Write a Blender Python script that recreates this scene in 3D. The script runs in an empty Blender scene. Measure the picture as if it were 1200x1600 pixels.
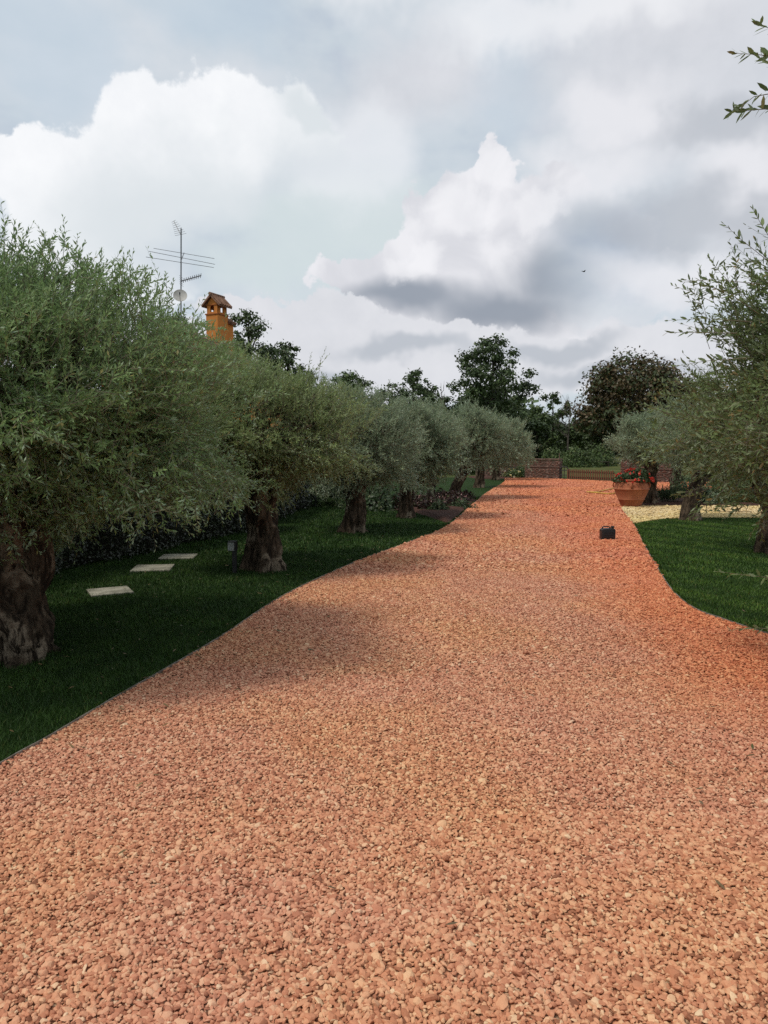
import bpy, math, random
import numpy as np
from mathutils import Vector, Matrix, noise as NZ
random.seed(7)
RNG = np.random.default_rng(11)
scn = bpy.context.scene
COL = scn.collection
R = math.radians

# ------------------------------------------------------------------ camera
F, EYE = 1155.0, 1.6
PITCH = math.atan(100.0 / F)
cam_d = bpy.data.cameras.new("camera")
cam_d.sensor_fit = 'VERTICAL'; cam_d.sensor_height = 36.0
cam_d.lens = 36.0 * F / 1600.0
cam_d.clip_start = 0.05; cam_d.clip_end = 6000
cam = bpy.data.objects.new("camera", cam_d)
cam.location = (0, 0, EYE); cam.rotation_euler = (R(90) - PITCH, 0, 0)
COL.objects.link(cam); scn.camera = cam

def ray(px, py):
    x, y = (px - 600) / F, -(py - 800) / F
    c, s = math.cos(PITCH), math.sin(PITCH)
    return (x, c + y * s, -s + y * c)          # world direction seen at that pixel of the photograph
def G(px, py):                                  # point on the ground
    d = ray(px, py); t = -EYE / d[2]
    return (d[0] * t, d[1] * t)
def P(px, py, Y):                               # point at distance Y
    d = ray(px, py); t = Y / d[1]
    return Vector((d[0] * t, Y, EYE + d[2] * t))

# ------------------------------------------------------------------ node helpers
class NT:
    def __init__(s, nt): s.nt = nt; s.n = nt.nodes; s.l = nt.links
    def new(s, t, **kw):
        n = s.n.new(t)
        for k, v in kw.items(): setattr(n, k, v)
        return n
    def put(s, sock, v):
        if v is None: return
        if isinstance(v, bpy.types.NodeSocket): s.l.new(v, sock)
        else:
            if isinstance(v, tuple) and len(v) == 3 and sock.type == 'RGBA': v = v + (1,)
            sock.default_value = v
    def m(s, op, a, b=None, c=None, clamp=False):
        n = s.new('ShaderNodeMath', operation=op, use_clamp=clamp)
        for i, v in enumerate((a, b, c)): s.put(n.inputs[i], v)
        return n.outputs[0]
    def vm(s, op, a, b=None):
        n = s.new('ShaderNodeVectorMath', operation=op)
        s.put(n.inputs[0], a); s.put(n.inputs[1], b)
        return n.outputs['Value'] if op in ('LENGTH', 'DOT_PRODUCT', 'DISTANCE') else n.outputs[0]
    def mix(s, f, a, b, mode='MIX'):
        n = s.new('ShaderNodeMix', data_type='RGBA', blend_type=mode)
        s.put(n.inputs[0], f); s.put(n.inputs[6], a); s.put(n.inputs[7], b)
        return n.outputs[2]
    def noise(s, vec, scale, detail=4, rough=.55, dist=0, color=False):
        n = s.new('ShaderNodeTexNoise'); s.put(n.inputs['Vector'], vec)
        n.inputs['Scale'].default_value = scale; n.inputs['Detail'].default_value = detail
        n.inputs['Roughness'].default_value = rough; n.inputs['Distortion'].default_value = dist
        return n.outputs['Color' if color else 'Fac']
    def ss(s, v, a, b, lo=0., hi=1.):
        n = s.new('ShaderNodeMapRange', interpolation_type='SMOOTHSTEP')
        s.put(n.inputs[0], v); n.inputs[1].default_value = a; n.inputs[2].default_value = b
        n.inputs[3].default_value = lo; n.inputs[4].default_value = hi
        return n.outputs[0]
    def ramp(s, f, stops, interp='LINEAR'):
        n = s.new('ShaderNodeValToRGB'); s.put(n.inputs[0], f); cr = n.color_ramp; cr.interpolation = interp
        while len(cr.elements) < len(stops): cr.elements.new(.5)
        for e, (p, c) in zip(cr.elements, stops): e.position = p; e.color = tuple(c) + (1,)
        return n.outputs[0]
def lin(r, g, b):
    f = lambda v: (v / 255 / 12.92) if v / 255 < .04045 else ((v / 255 + .055) / 1.055) ** 2.4
    return (f(r), f(g), f(b))

# ------------------------------------------------------------------ sky and sun
SUN_DIR = Vector((-0.62, -0.32, 1.15)).normalized()
def build_world():
    w = bpy.data.worlds.new("World"); scn.world = w; w.use_nodes = True
    T = NT(w.node_tree); T.n.clear()
    out = T.new('ShaderNodeOutputWorld'); bg = T.new('ShaderNodeBackground'); bg.inputs[1].default_value = 0.1
    T.l.new(bg.outputs[0], out.inputs[0])
    sky = T.new('ShaderNodeTexSky', sky_type='NISHITA'); sky.sun_disc = False
    sky.sun_elevation = math.asin(SUN_DIR.z); sky.sun_rotation = math.atan2(SUN_DIR.x, SUN_DIR.y)
    tc = T.new('ShaderNodeTexCoord'); D = tc.outputs['Generated']
    sp = T.new('ShaderNodeSeparateXYZ'); T.l.new(T.vm('NORMALIZE', D), sp.inputs[0])
    az = T.m('ARCTAN2', sp.outputs[0], sp.outputs[1]); el = T.m('ARCSINE', sp.outputs[2])
    cb = T.new('ShaderNodeCombineXYZ')
    T.put(cb.inputs[0], T.m('MULTIPLY', az, 11.55)); T.put(cb.inputs[1], T.m('MULTIPLY', el, 11.55))
    p = cb.outputs[0]                                    # sky angles, azimuth and elevation
    def uv(px, py):
        d = ray(px, py); L = math.sqrt(sum(k * k for k in d))
        return (math.atan2(d[0], d[1]) * 11.55, math.asin(d[2] / L) * 11.55)
    def warp(scale, amp, detail, off):
        n = T.noise(T.vm('ADD', p, off), scale, detail, .58, color=True)
        v = T.vm('SUBTRACT', n, (.5, .5, .5)); return T.vm('MULTIPLY', v, (amp, amp, 0))
    puff = T.vm('ADD', T.vm('ADD', p, warp(.9, .8, 2, (3, 1, 0))), warp(2.8, .6, 5, (7, 5, 2)))
    soft = T.vm('ADD', p, warp(.6, 1.7, 4, (1, 9, 4)))
    def blobs(vec, L):
        o = None
        for (px, py, rx, ry) in L:
            c = uv(px, py)
            d = T.vm('LENGTH', T.vm('MULTIPLY', T.vm('SUBTRACT', vec, (c[0], c[1], 0)), (100 / rx, 100 / ry, 0)))
            v = T.m('SUBTRACT', 1.0, d)
            o = v if o is None else T.m('SMOOTH_MAX', o, v, .18)
        return o
    k = lambda *c: tuple(10 * v for v in lin(*c))
    n1 = T.noise(T.vm('MULTIPLY', p, (.6, 1, 1)), .55, 5, .55)
    n2 = T.noise(T.vm('ADD', p, (4, 2, 7)), 1.5, 6, .6)
    # high thin veil: grey white with paler and bluer breaks
    veil = T.ramp(n1, [(.30, k(170, 181, 196)), (.45, k(193, 202, 209)), (.58, k(206, 211, 216)), (.75, k(222, 224, 228))])
    base = T.mix(.90, sky.outputs[0], veil)
    gapm = T.ss(blobs(soft, [(330, 40, 170, 70), (90, 100, 130, 110), (30, 10, 160, 50), (800, 150, 70, 120), (20, 310, 60, 60)]), .0, .7)
    base = T.mix(T.m('MULTIPLY', gapm, .6), base, k(178, 193, 206))
    greenish = T.ss(blobs(soft, [(520, 350, 230, 110), (430, 420, 200, 60)]), 0, .7)
    base = T.mix(T.m('MULTIPLY', greenish, .8), base, k(196, 207, 209))
    greyr = T.ss(blobs(soft, [(1050, 100, 330, 200), (1250, 300, 300, 200), (650, 130, 200, 90)]), 0, .8)
    base = T.mix(T.m('MULTIPLY', greyr, .75), base, T.mix(n2, k(186, 188, 195), k(212, 213, 218)))
    topw = T.ss(blobs(soft, [(800, 30, 170, 60), (960, 10, 200, 50), (600, -80, 300, 70)]), 0, .7)
    base = T.mix(T.m('MULTIPLY', topw, .7), base, k(226, 227, 230))
    # the left cumulus: bright billowed rim that melts into the veil
    A = blobs(puff, [(70, 275, 85, 60), (140, 280, 110, 70), (235, 240, 90, 100), (330, 235, 105, 100), (420, 280, 100, 105),
                     (190, 340, 170, 130), (120, 340, 90, 90), (470, 280, 80, 120)])
    fade = T.ss(blobs(soft, [(330, 360, 280, 150), (560, 330, 230, 160), (500, 160, 90, 40)]), -.05, .6)
    rs = T.ss(blobs(soft, [(560, 240, 120, 110), (500, 200, 70, 60)]), 0, .6); base = T.mix(T.m('MULTIPLY', rs, .6), base, k(222, 224, 228))
    ca = T.mix(fade, T.mix(n2, k(216, 219, 224), k(238, 239, 240)), k(206, 212, 216))
    ma = T.m('MULTIPLY', T.ss(A, .0, .13), T.m('SUBTRACT', 1., T.m('MULTIPLY', T.ss(blobs(soft, [(600, 370, 260, 170), (420, 420, 220, 110)]), 0, .5), .95)))
    base = T.mix(ma, base, ca)
    # the low banks near the horizon
    C = blobs(puff, [(430, 480, 140, 26), (560, 500, 170, 42), (700, 520, 170, 38), (560, 560, 150, 55), (440, 570, 120, 70), (800, 560, 200, 60), (1000, 560, 250, 60), (300, 560, 200, 60), (650, 600, 200, 50), (0, 560, 260, 80)])
    cd = T.ss(blobs(soft, [(640, 548, 160, 30), (850, 545, 150, 30), (500, 590, 90, 22), (960, 590, 200, 30)]), 0, .7)
    cc = T.mix(T.m('MULTIPLY', cd, .8), T.mix(n2, k(196, 198, 204), k(218, 218, 222)), k(166, 172, 181))
    base = T.mix(T.ss(C, 0, .2, 0, .92), base, cc)
    # the right cumulus with its dark flat base
    rw = T.ss(blobs(soft, [(920, 270, 130, 60), (1150, 260, 110, 60), (1050, 440, 200, 60), (960, 180, 120, 60)]), 0, .8)
    base = T.mix(T.m('MULTIPLY', rw, .7), base, k(222, 222, 226))
    rd = T.ss(blobs(soft, [(1040, 345, 170, 62), (1180, 330, 120, 50), (1130, 200, 130, 40)]), 0, .8)
    base = T.mix(T.m('MULTIPLY', rd, .65), base, k(168, 173, 181))
    B = blobs(puff, [(768, 270, 40, 42), (750, 312, 66, 60), (700, 350, 80, 56), (665, 385, 80, 46), (620, 420, 90, 40), (548, 430, 72, 30), (790, 370, 120, 90),
                     (850, 350, 90, 80), (870, 400, 140, 90), (880, 450, 160, 66), (700, 450, 150, 56), (960, 450, 130, 50)])
    rsoft = T.ss(blobs(p, [(1010, 380, 190, 200)]), 0, .75)
    dk = T.ss(blobs(T.vm('ADD', p, warp(.8, .7, 3, (5, 5, 5))), [(790, 478, 200, 50), (880, 430, 120, 70), (640, 468, 150, 34), (940, 380, 100, 70)]), -.1, .8)
    n3 = T.noise(T.vm('ADD', p, (2, 2, 2)), 1.3, 5, .5, .6)
    cbn = T.mix(T.ss(n3, .3, .7), k(202, 203, 209), k(222, 222, 226))
    cbn = T.mix(T.m('MULTIPLY', dk, .95), cbn, k(136, 144, 156))
    base = T.mix(T.m('MULTIPLY', T.ss(B, .0, .13, 0, .97), T.m('SUBTRACT', 1., T.m('MULTIPLY', rsoft, .8))), base, cbn)
    br = T.ss(blobs(puff, [(770, 260, 40, 36), (720, 330, 60, 50), (640, 410, 70, 26), (840, 330, 50, 40)]), 0, .6)
    base = T.mix(T.m('MULTIPLY', br, .5), base, k(230, 230, 233))
    T.put(bg.inputs[0], base)
    w.cycles.sampling_method = 'MANUAL'; w.cycles.sample_map_resolution = 512
build_world()
sun_d = bpy.data.lights.new("sun", 'SUN'); sun_d.energy = 1.85; sun_d.angle = R(10); sun_d.color = (1.0, .93, .82)
sun = bpy.data.objects.new("sun", sun_d); sun.rotation_euler = SUN_DIR.to_track_quat('Z', 'Y').to_euler(); COL.objects.link(sun)
scn.view_settings.view_transform = 'Standard'; scn.view_settings.look = 'None'
scn.view_settings.exposure = 0.24; scn.view_settings.gamma = 1.0
scn.cycles.max_bounces = 6; scn.cycles.diffuse_bounces = 3; scn.cycles.glossy_bounces = 2; scn.cycles.transmission_bounces = 2
scn.cycles.use_denoising = False

# ------------------------------------------------------------------ mesh helpers
def np_mesh(name, V, groups, mats, rnd=None, smooth=False, parent=None, loc=None):
    """groups: list of (faces ndarray (n,k), material index)."""
    me = bpy.data.meshes.new(name)
    V = np.ascontiguousarray(V, np.float32)
    me.vertices.add(len(V)); me.vertices.foreach_set('co', V.ravel())
    li, ls, mi = [], [], []; off = 0
    for f, m in groups:
        f = np.asarray(f, np.int32)
        if not len(f): continue
        li.append(f.ravel()); ls.append(off + np.arange(len(f)) * f.shape[1]); mi.append(np.full(len(f), m)); off += f.size
    li = np.concatenate(li); ls = np.concatenate(ls); mi = np.concatenate(mi)
    me.loops.add(len(li)); me.loops.foreach_set('vertex_index', li.astype(np.int32))
    me.polygons.add(len(ls)); me.polygons.foreach_set('loop_start', ls.astype(np.int32))
    me.polygons.foreach_set('material_index', mi.astype(np.int32))
    if rnd is not None:
        a = me.attributes.new('rnd', 'FLOAT', 'POINT'); a.data.foreach_set('value', np.ascontiguousarray(rnd, np.float32))
    me.update(calc_edges=True)
    me.polygons.foreach_set('use_smooth', np.full(len(ls), bool(smooth)))
    for m in mats: me.materials.append(m)
    o = bpy.data.objects.new(name, me); COL.objects.link(o)
    if parent: o.parent = parent
    if loc is not None: o.location = loc
    return o

class MB:
    def __init__(s): s.v = []; s.f = []; s.m = []
    def add(s, V, Fs, mi=0):
        b = len(s.v); s.v += [tuple(v) for v in V]
        s.f += [tuple(i + b for i in f) for f in Fs]; s.m += [mi] * len(Fs); return s
    def box(s, c, d, rz=0, mi=0, bev=0.0, M=None):
        import bmesh
        bm = bmesh.new(); bmesh.ops.create_cube(bm, size=1)
        bmesh.ops.scale(bm, vec=Vector(d), verts=bm.verts)
        if bev: bmesh.ops.bevel(bm, geom=bm.edges[:], offset=bev, segments=2, affect='EDGES', profile=.6)
        X = Matrix.Translation(Vector(c)) @ Matrix.Rotation(rz, 4, 'Z') if M is None else M
        s.add([X @ v.co for v in bm.verts], [[v.index for v in f.verts] for f in bm.faces], mi); bm.free(); return s
    def tube(s, pts, rad, sides=8, mi=0, cap=True):
        V, Fs = tube_arrays(pts, rad, sides); b = [list(f) for f in Fs]
        if cap: b.append(list(range(sides))[::-1]); b.append([len(V) - sides + i for i in range(sides)])
        return s.add(V, b, mi)
    def lathe(s, prof, sides=32, c=(0, 0, 0), mi=0, close=False):
        V = [(c[0] + r * math.cos(2 * math.pi * i / sides), c[1] + r * math.sin(2 * math.pi * i / sides), c[2] + z) for r, z in prof for i in range(sides)]
        n = len(prof)
        Fs = [(k * sides + i, k * sides + (i + 1) % sides, (k + 1) * sides + (i + 1) % sides, (k + 1) * sides + i) for k in range(n - 1) for i in range(sides)]
        if close: Fs.append(tuple(range(sides))[::-1]); Fs.append(tuple((n - 1) * sides + i for i in range(sides)))
        return s.add(V, Fs, mi)
    def build(s, name, mats, parent=None, smooth=False, loc=None):
        me = bpy.data.meshes.new(name); me.from_pydata([tuple(v) for v in s.v], [], s.f)
        if not isinstance(mats, (list, tuple)): mats = [mats]
        for m in mats: me.materials.append(m)
        me.polygons.foreach_set('material_index', s.m)
        me.polygons.foreach_set('use_smooth', [smooth] * len(s.f)); me.update()
        o = bpy.data.objects.new(name, me); COL.objects.link(o)
        if parent: o.parent = parent
        if loc is not None: o.location = loc
        return o

def tube_arrays(pts, rad, sides):
    pts = [Vector(p) for p in pts]; n = len(pts)
    if not hasattr(rad, '__len__'): rad = [rad] * n
    V = []; up = Vector((0.3, .9, .2)).normalized()
    for i in range(n):
        t = (pts[min(i + 1, n - 1)] - pts[max(i - 1, 0)]).normalized()
        a = up - t * up.dot(t)
        if a.length < 1e-3: a = Vector((1, 0, 0)) - t * t.x
        a.normalize(); b = t.cross(a); up = a
        for k in range(sides):
            q = 2 * math.pi * k / sides
            V.append(pts[i] + (a * math.cos(q) + b * math.sin(q)) * rad[i])
    Fs = [(i * sides + k, i * sides + (k + 1) % sides, (i + 1) * sides + (k + 1) % sides, (i + 1) * sides + k) for i in range(n - 1) for k in range(sides)]
    return V, Fs

def empty(name, loc, label, cat, group=None, rz=0):
    o = bpy.data.objects.new(name, None); COL.objects.link(o); o.location = loc; o.rotation_euler[2] = rz
    o.empty_display_size = .1
    return tag(o, label, cat, group)
def tag(o, label=None, cat=None, group=None, kind=None):
    if label: o['label'] = label
    if cat: o['category'] = cat
    if group: o['group'] = group
    if kind: o['kind'] = kind
    return o
def copy_tree(o, parent=None):
    c = o.copy(); COL.objects.link(c)
    if parent: c.parent = parent
    for ch in list(o.children): copy_tree(ch, c)
    return c
def nrm(a): return a / np.maximum(np.linalg.norm(a, axis=-1, keepdims=True), 1e-9)

# ------------------------------------------------------------------ materials
def mat(name, base=(.5, .5, .5), rough=.7, spec=.3, metal=0.0):
    m = bpy.data.materials.new(name); m.use_nodes = True
    T = NT(m.node_tree); b = T.n['Principled BSDF']
    b.inputs['Base Color'].default_value = tuple(base) + (1,); b.inputs['Roughness'].default_value = rough
    b.inputs['Specular IOR Level'].default_value = spec; b.inputs['Metallic'].default_value = metal
    return m, T, b
def bump(T, b, h, strength=.5, dist=.01):
    n = T.new('ShaderNodeBump'); n.inputs['Strength'].default_value = strength; n.inputs['Distance'].default_value = dist
    T.put(n.inputs['Height'], h); T.l.new(n.outputs[0], b.inputs['Normal'])
def noisy(name, c1, c2, scale=5, rough=.7, bs=.3, bd=.01, metal=0, spec=.3, detail=5):
    m, T, b = mat(name, c1, rough, spec, metal)
    tc = T.new('ShaderNodeTexCoord').outputs['Object']
    n = T.noise(tc, scale, detail, .6)
    T.put(b.inputs['Base Color'], T.mix(T.ss(n, .35, .65), c1, c2))
    bump(T, b, T.noise(tc, scale * 4, 4, .6), bs, bd)
    return m
def attr(T, name='rnd'):
    n = T.new('ShaderNodeAttribute'); n.attribute_name = name; return n.outputs['Fac']
def leaf_mat(name, top, under, accent, acc=.08, rough=.5, trans=.18, spec=.35):
    m, T, b = mat(name, top, rough, spec)
    r = attr(T); g = T.new('ShaderNodeNewGeometry')
    dark = tuple(v * .62 for v in top); light = tuple(min(1, v * 1.5) for v in top)
    c = T.ramp(r, [(0, dark), (.5, top), (1 - acc - .02, light), (1 - acc, accent), (1, accent)])
    cu = T.mix(.25, under, c)
    T.put(b.inputs['Base Color'], T.mix(g.outputs['Backfacing'], c, cu))
    tr = T.new('ShaderNodeBsdfTranslucent'); T.put(tr.inputs[0], T.mix(.5, c, tuple(min(1, v * 1.6) for v in top)))
    mx = T.new('ShaderNodeMixShader'); mx.inputs[0].default_value = trans
    T.l.new(b.outputs[0], mx.inputs[1]); T.l.new(tr.outputs[0], mx.inputs[2])
    T.l.new(mx.outputs[0], T.n['Material Output'].inputs[0])
    return m

def gravel_mat(name, stops, redder, geo):
    """stones: geo=True takes each stone's random value from the mesh, else from a Voronoi cell."""
    m, T, b = mat(name, (.4, .2, .1), .78, .25)
    pos = T.new('ShaderNodeTexCoord').outputs['Object']
    if geo:
        r = attr(T)
        fine = T.noise(pos, 160, 3, .6)
        bump(T, b, fine, .25, .002)
        c = T.ramp(r, stops)
    else:
        vo = T.new('ShaderNodeTexVoronoi'); T.put(vo.inputs['Vector'], pos); vo.inputs['Scale'].default_value = 58
        sc = T.new('ShaderNodeSeparateColor'); T.l.new(vo.outputs['Color'], sc.inputs[0])
        c = T.ramp(sc.outputs[0], stops)
        edge = T.ss(vo.outputs['Distance'], .35, .75)
        c = T.mix(T.m('MULTIPLY', edge, .55), c, tuple(v * .45 for v in stops[0][1]))
        bump(T, b, T.m('SUBTRACT', 1., vo.outputs['Distance']), .9, .02)
        fine = T.noise(pos, 60, 2, .6)
    big = T.noise(pos, .45, 4, .6)
    if redder:
        sx = T.new('ShaderNodeSeparateXYZ'); T.put(sx.inputs[0], pos)
        # the drive is redder along its right-hand margin and farther up, paler at the near end
        side = T.ss(T.m('SUBTRACT', T.m('ADD', sx.outputs[0], T.m('MULTIPLY', big, 1.6)), T.m('MULTIPLY', sx.outputs[1], .10)), 1.6, 3.2)
        far = T.ss(sx.outputs[1], 6, 20, 0, .55)
        k = T.m('MULTIPLY', T.m('MAXIMUM', side, far), T.ss(sx.outputs[1], 2.4, 5.5))
        c = T.mix(T.m('MULTIPLY', k, .8), c, T.mix(1.0, c, (1.07, .72, .60), 'MULTIPLY'))
    c = T.mix(T.ss(big, .38, .62, 0, .8), c, T.mix(1.0, c, (1.06, 1.08, .88), 'MULTIPLY'))
    c = T.mix(T.ss(fine, .3, .7, 0, .25), c, T.mix(1.0, c, (.7, .66, .62), 'MULTIPLY'))
    T.put(b.inputs['Base Color'], c)
    return m
ORANGE = [(0, (.17, .066, .038)), (.16, (.38, .15, .088)), (.38, (.535, .23, .14)), (.62, (.61, .30, .187)), (.85, (.67, .385, .245)), (1, (.73, .52, .36))]
CREAM = [(0, (.40, .28, .12)), (.3, (.62, .45, .22)), (.7, (.72, .56, .32)), (1, (.78, .66, .45))]
M_grav_geo = gravel_mat('orange_gravel_stone', ORANGE, True, True)
M_grav = gravel_mat('orange_gravel_bed', ORANGE, True, False)
M_cream_geo = gravel_mat('cream_gravel_stone', CREAM, False, True)
M_cream = gravel_mat('cream_gravel_bed', CREAM, False, False)

def grass_ground():
    m, T, b = mat('lawn_soil', (.03, .06, .015), .9, .1)
    pos = T.new('ShaderNodeTexCoord').outputs['Object']
    sx = T.new('ShaderNodeSeparateXYZ'); T.put(sx.inputs[0], pos)
    a = T.noise(pos, 1.3, 6, .65); f = T.noise(pos, 45, 3, .7)
    lawn = T.mix(T.ss(a, .35, .68), (.014, .034, .006), (.027, .055, .011))
    lawn = T.mix(T.ss(f, .3, .75, 0, .55), lawn, (.010, .024, .006))
    mead = T.mix(T.ss(T.noise(pos, .35, 6, .65), .35, .65), (.052, .068, .020), (.10, .105, .035))
    T.put(b.inputs['Base Color'], T.mix(T.ss(sx.outputs[1], 39, 42), lawn, mead))
    bump(T, b, T.noise(pos, 70, 4, .7), .8, .03)
    return m
M_lawn = grass_ground()
def blade_mat():
    m, T, b = mat('grass_blade', (.03, .07, .015), .55, .25)
    pos = T.new('ShaderNodeTexCoord').outputs['Object']
    r = attr(T); c = T.ramp(r, [(0, (.014, .036, .005)), (.6, (.028, .075, .010)), (.95, (.045, .10, .018)), (1, (.10, .10, .03))])
    sx = T.new('ShaderNodeSeparateXYZ'); T.put(sx.inputs[0], pos)
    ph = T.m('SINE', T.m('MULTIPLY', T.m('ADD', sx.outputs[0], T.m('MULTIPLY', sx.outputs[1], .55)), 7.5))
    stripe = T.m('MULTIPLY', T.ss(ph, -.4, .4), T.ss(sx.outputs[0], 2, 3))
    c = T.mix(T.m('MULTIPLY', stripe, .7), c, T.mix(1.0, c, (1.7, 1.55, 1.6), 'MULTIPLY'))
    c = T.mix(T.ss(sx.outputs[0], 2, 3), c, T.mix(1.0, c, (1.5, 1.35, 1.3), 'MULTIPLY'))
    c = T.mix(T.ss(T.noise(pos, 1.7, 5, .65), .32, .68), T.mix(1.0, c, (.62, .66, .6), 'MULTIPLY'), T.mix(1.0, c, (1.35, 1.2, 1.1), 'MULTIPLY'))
    T.put(b.inputs['Base Color'], c)
    return m
M_blade = blade_mat()
def bark_mat(name, c1, c2, scale=1.0):
    m, T, b = mat(name, c1, .9, .15)
    pos = T.new('ShaderNodeTexCoord').outputs['Object']
    st = T.vm('MULTIPLY', pos, (9 * scale, 9 * scale, 2.2 * scale))
    n = T.noise(st, 1.6, 7, .65, .8); n2 = T.noise(pos, 3.5 * scale, 5, .6)
    vo = T.new('ShaderNodeTexVoronoi'); T.put(vo.inputs['Vector'], T.vm('ADD', T.vm('MULTIPLY', pos, (7, 7, 3.2)), n2)); vo.inputs['Scale'].default_value = 1.0 * scale
    c = T.mix(T.ss(n, .38, .62), tuple(v * .22 for v in c1), c1)
    c = T.mix(T.m('MULTIPLY', T.ss(n2, .50, .60), T.ss(n, .42, .52)), c, c2)
    T.put(b.inputs['Base Color'], c)
    n5 = T.new('ShaderNodeTexNoise', noise_type='RIDGED_MULTIFRACTAL'); T.put(n5.inputs['Vector'], T.vm('MULTIPLY', pos, (1, 1, .35))); n5.inputs['Scale'].default_value = 14 * scale; n5.inputs['Detail'].default_value = 5
    bump(T, b, T.m('ADD', T.m('ADD', T.m('MULTIPLY', n, .7), T.m('MULTIPLY', vo.outputs['Distance'], .5)), T.m('MULTIPLY', n5.outputs['Fac'], -.3)), 1.0, .06)
    return m
M_bark = bark_mat('olive_bark', (.095, .068, .045), (.22, .175, .125))
M_bark2 = bark_mat('woodland_bark', (.05, .04, .032), (.09, .075, .06), .6)
M_twig = noisy('olive_twig', (.20, .18, .12), (.12, .10, .07), 30, .7)
M_olive_a = leaf_mat('olive_leaf_green', (.172, .262, .092), (.36, .45, .31), (.27, .24, .08), .04, trans=.3)
M_olive_b = leaf_mat('olive_leaf_grey', (.190, .245, .140), (.39, .46, .345), (.24, .25, .12), .04, trans=.28)
M_olive_c = leaf_mat('olive_leaf_bronze', (.120, .165, .055), (.26, .31, .185), (.24, .16, .05), .045, trans=.25)
M_olive_d = leaf_mat('olive_leaf_yellowish', (.190, .250, .090), (.36, .43, .28), (.28, .24, .08), .05, trans=.3)
M_dark = leaf_mat('woodland_leaf_dark', (.050, .080, .026), (.08, .11, .045), (.08, .10, .03), .06, trans=.12)
M_mid = leaf_mat('woodland_leaf_mid', (.062, .098, .028), (.09, .125, .05), (.09, .10, .025), .08, trans=.15)
M_brown = leaf_mat('woodland_leaf_rusty', (.092, .064, .026), (.10, .075, .04), (.050, .070, .024), .45, trans=.12)
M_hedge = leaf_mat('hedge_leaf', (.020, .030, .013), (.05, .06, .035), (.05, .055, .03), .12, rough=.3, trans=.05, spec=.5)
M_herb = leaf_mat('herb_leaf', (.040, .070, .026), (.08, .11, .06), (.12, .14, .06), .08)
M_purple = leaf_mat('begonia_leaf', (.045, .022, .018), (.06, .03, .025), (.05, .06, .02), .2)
M_core = noisy('dark_hedge_core', (.014, .014, .009), (.022, .02, .013), 8, .9)  # near-black colour of the filler box inside the hedges

# ------------------------------------------------------------------ foliage
def rot_frame(d):
    ref = np.where(np.abs(d[:, 2:3]) < .9, np.array([[0, 0, 1.]]), np.array([[1., 0, 0]]))
    a = nrm(np.cross(ref, d)); return a, np.cross(d, a)
def leaf_quads(B, D, N, L, W, six=False):
    S = nrm(np.cross(D, N)); L = L[:, None]; W = W[:, None]
    if six:
        pts = [B, B + D * L * .28 + S * W * .42, B + D * L * .65 + S * W * .40 - N * L * .02, B + D * L - N * L * .07, B + D * L * .65 - S * W * .40 - N * L * .02, B + D * L * .28 - S * W * .42]
        V = np.stack(pts, 1); k = 6
    else:
        V = np.stack([B, B + D * L * .5 + S * W * .5, B + D * L - N * L * .06, B + D * L * .5 - S * W * .5], 1); k = 4
    n = len(B)
    return V.reshape(-1, 3), np.arange(n * k).reshape(n, k), k
def sprigs(C, A, length, nl, L, W, rng, six=False, droop=.05, twig=.0020, ang=.98):
    """C start, A axis of each sprig; returns leaf verts/faces/rnd and twig verts/faces."""
    n = len(C); length = np.broadcast_to(length, (n,))
    a, b = rot_frame(A)
    t = (np.arange(nl) + .6) / nl
    t = np.broadcast_to(t, (n, nl)) + rng.normal(0, .02, (n, nl))
    bend = rng.normal(0, .18, (n, 1)) * a + rng.normal(0, .18, (n, 1)) * b + np.array([[0, 0, -droop]])
    Pt = C[:, None] + A[:, None] * (t * length[:, None])[..., None] + bend[:, None] * (t ** 2 * length[:, None])[..., None]
    tang = nrm(A[:, None] + 2 * bend[:, None] * t[..., None])
    phi = rng.uniform(0, 6.28, (n, 1)) + (np.arange(nl) // 2 * 1.5708)[None] + (np.arange(nl) % 2 * math.pi)[None] + rng.normal(0, .3, (n, nl))
    rad = a[:, None] * np.cos(phi)[..., None] + b[:, None] * np.sin(phi)[..., None]
    th = ang + rng.normal(0, .22, (n, nl)) - .5 * t
    D = nrm(tang * np.cos(th)[..., None] + rad * np.sin(th)[..., None] + rng.normal(0, .08, (n, nl, 3)))
    Nn = nrm(tang * .6 - rad * .8 + np.array([0, 0, .7]) + rng.normal(0, .5, (n, nl, 3)))
    Nn = nrm(Nn - D * np.sum(Nn * D, -1, keepdims=True))
    ll = (L * rng.uniform(.7, 1.2, (n, nl)) * (1 - .45 * t ** 3)).ravel()
    V, Fq, k = leaf_quads(Pt.reshape(-1, 3), D.reshape(-1, 3), Nn.reshape(-1, 3), ll, ll * (W / L), six)
    base = rng.uniform(0, 1, (n, 1)) * .55; r = np.clip(base + rng.uniform(0, .45, (n, nl)), 0, 1)
    r = np.where(rng.uniform(0, 1, (n, nl)) < .03, .99, r * .93)
    R_ = np.repeat(r.ravel(), k)
    # twigs: three-sided, three rings
    ts = np.array([-.25, .5, 1.0]); rings = []
    for q in ts:
        c = C + A * (q * length)[:, None] + bend * (max(q, 0) ** 2 * length)[:, None]
        rr = twig * (1.25 - .9 * max(q, 0))
        for j in range(3):
            rings.append(c + (a * math.cos(j * 2.094) + b * math.sin(j * 2.094)) * rr)
    TV = np.stack(rings, 1).reshape(-1, 3)
    o = (np.arange(n) * 9)[:, None]
    TF = np.concatenate([o + np.array([[i * 3 + j, i * 3 + (j + 1) % 3, (i + 1) * 3 + (j + 1) % 3, (i + 1) * 3 + j]]) for i in range(2) for j in range(3)])
    return V, Fq, R_, TV, TF

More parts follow.
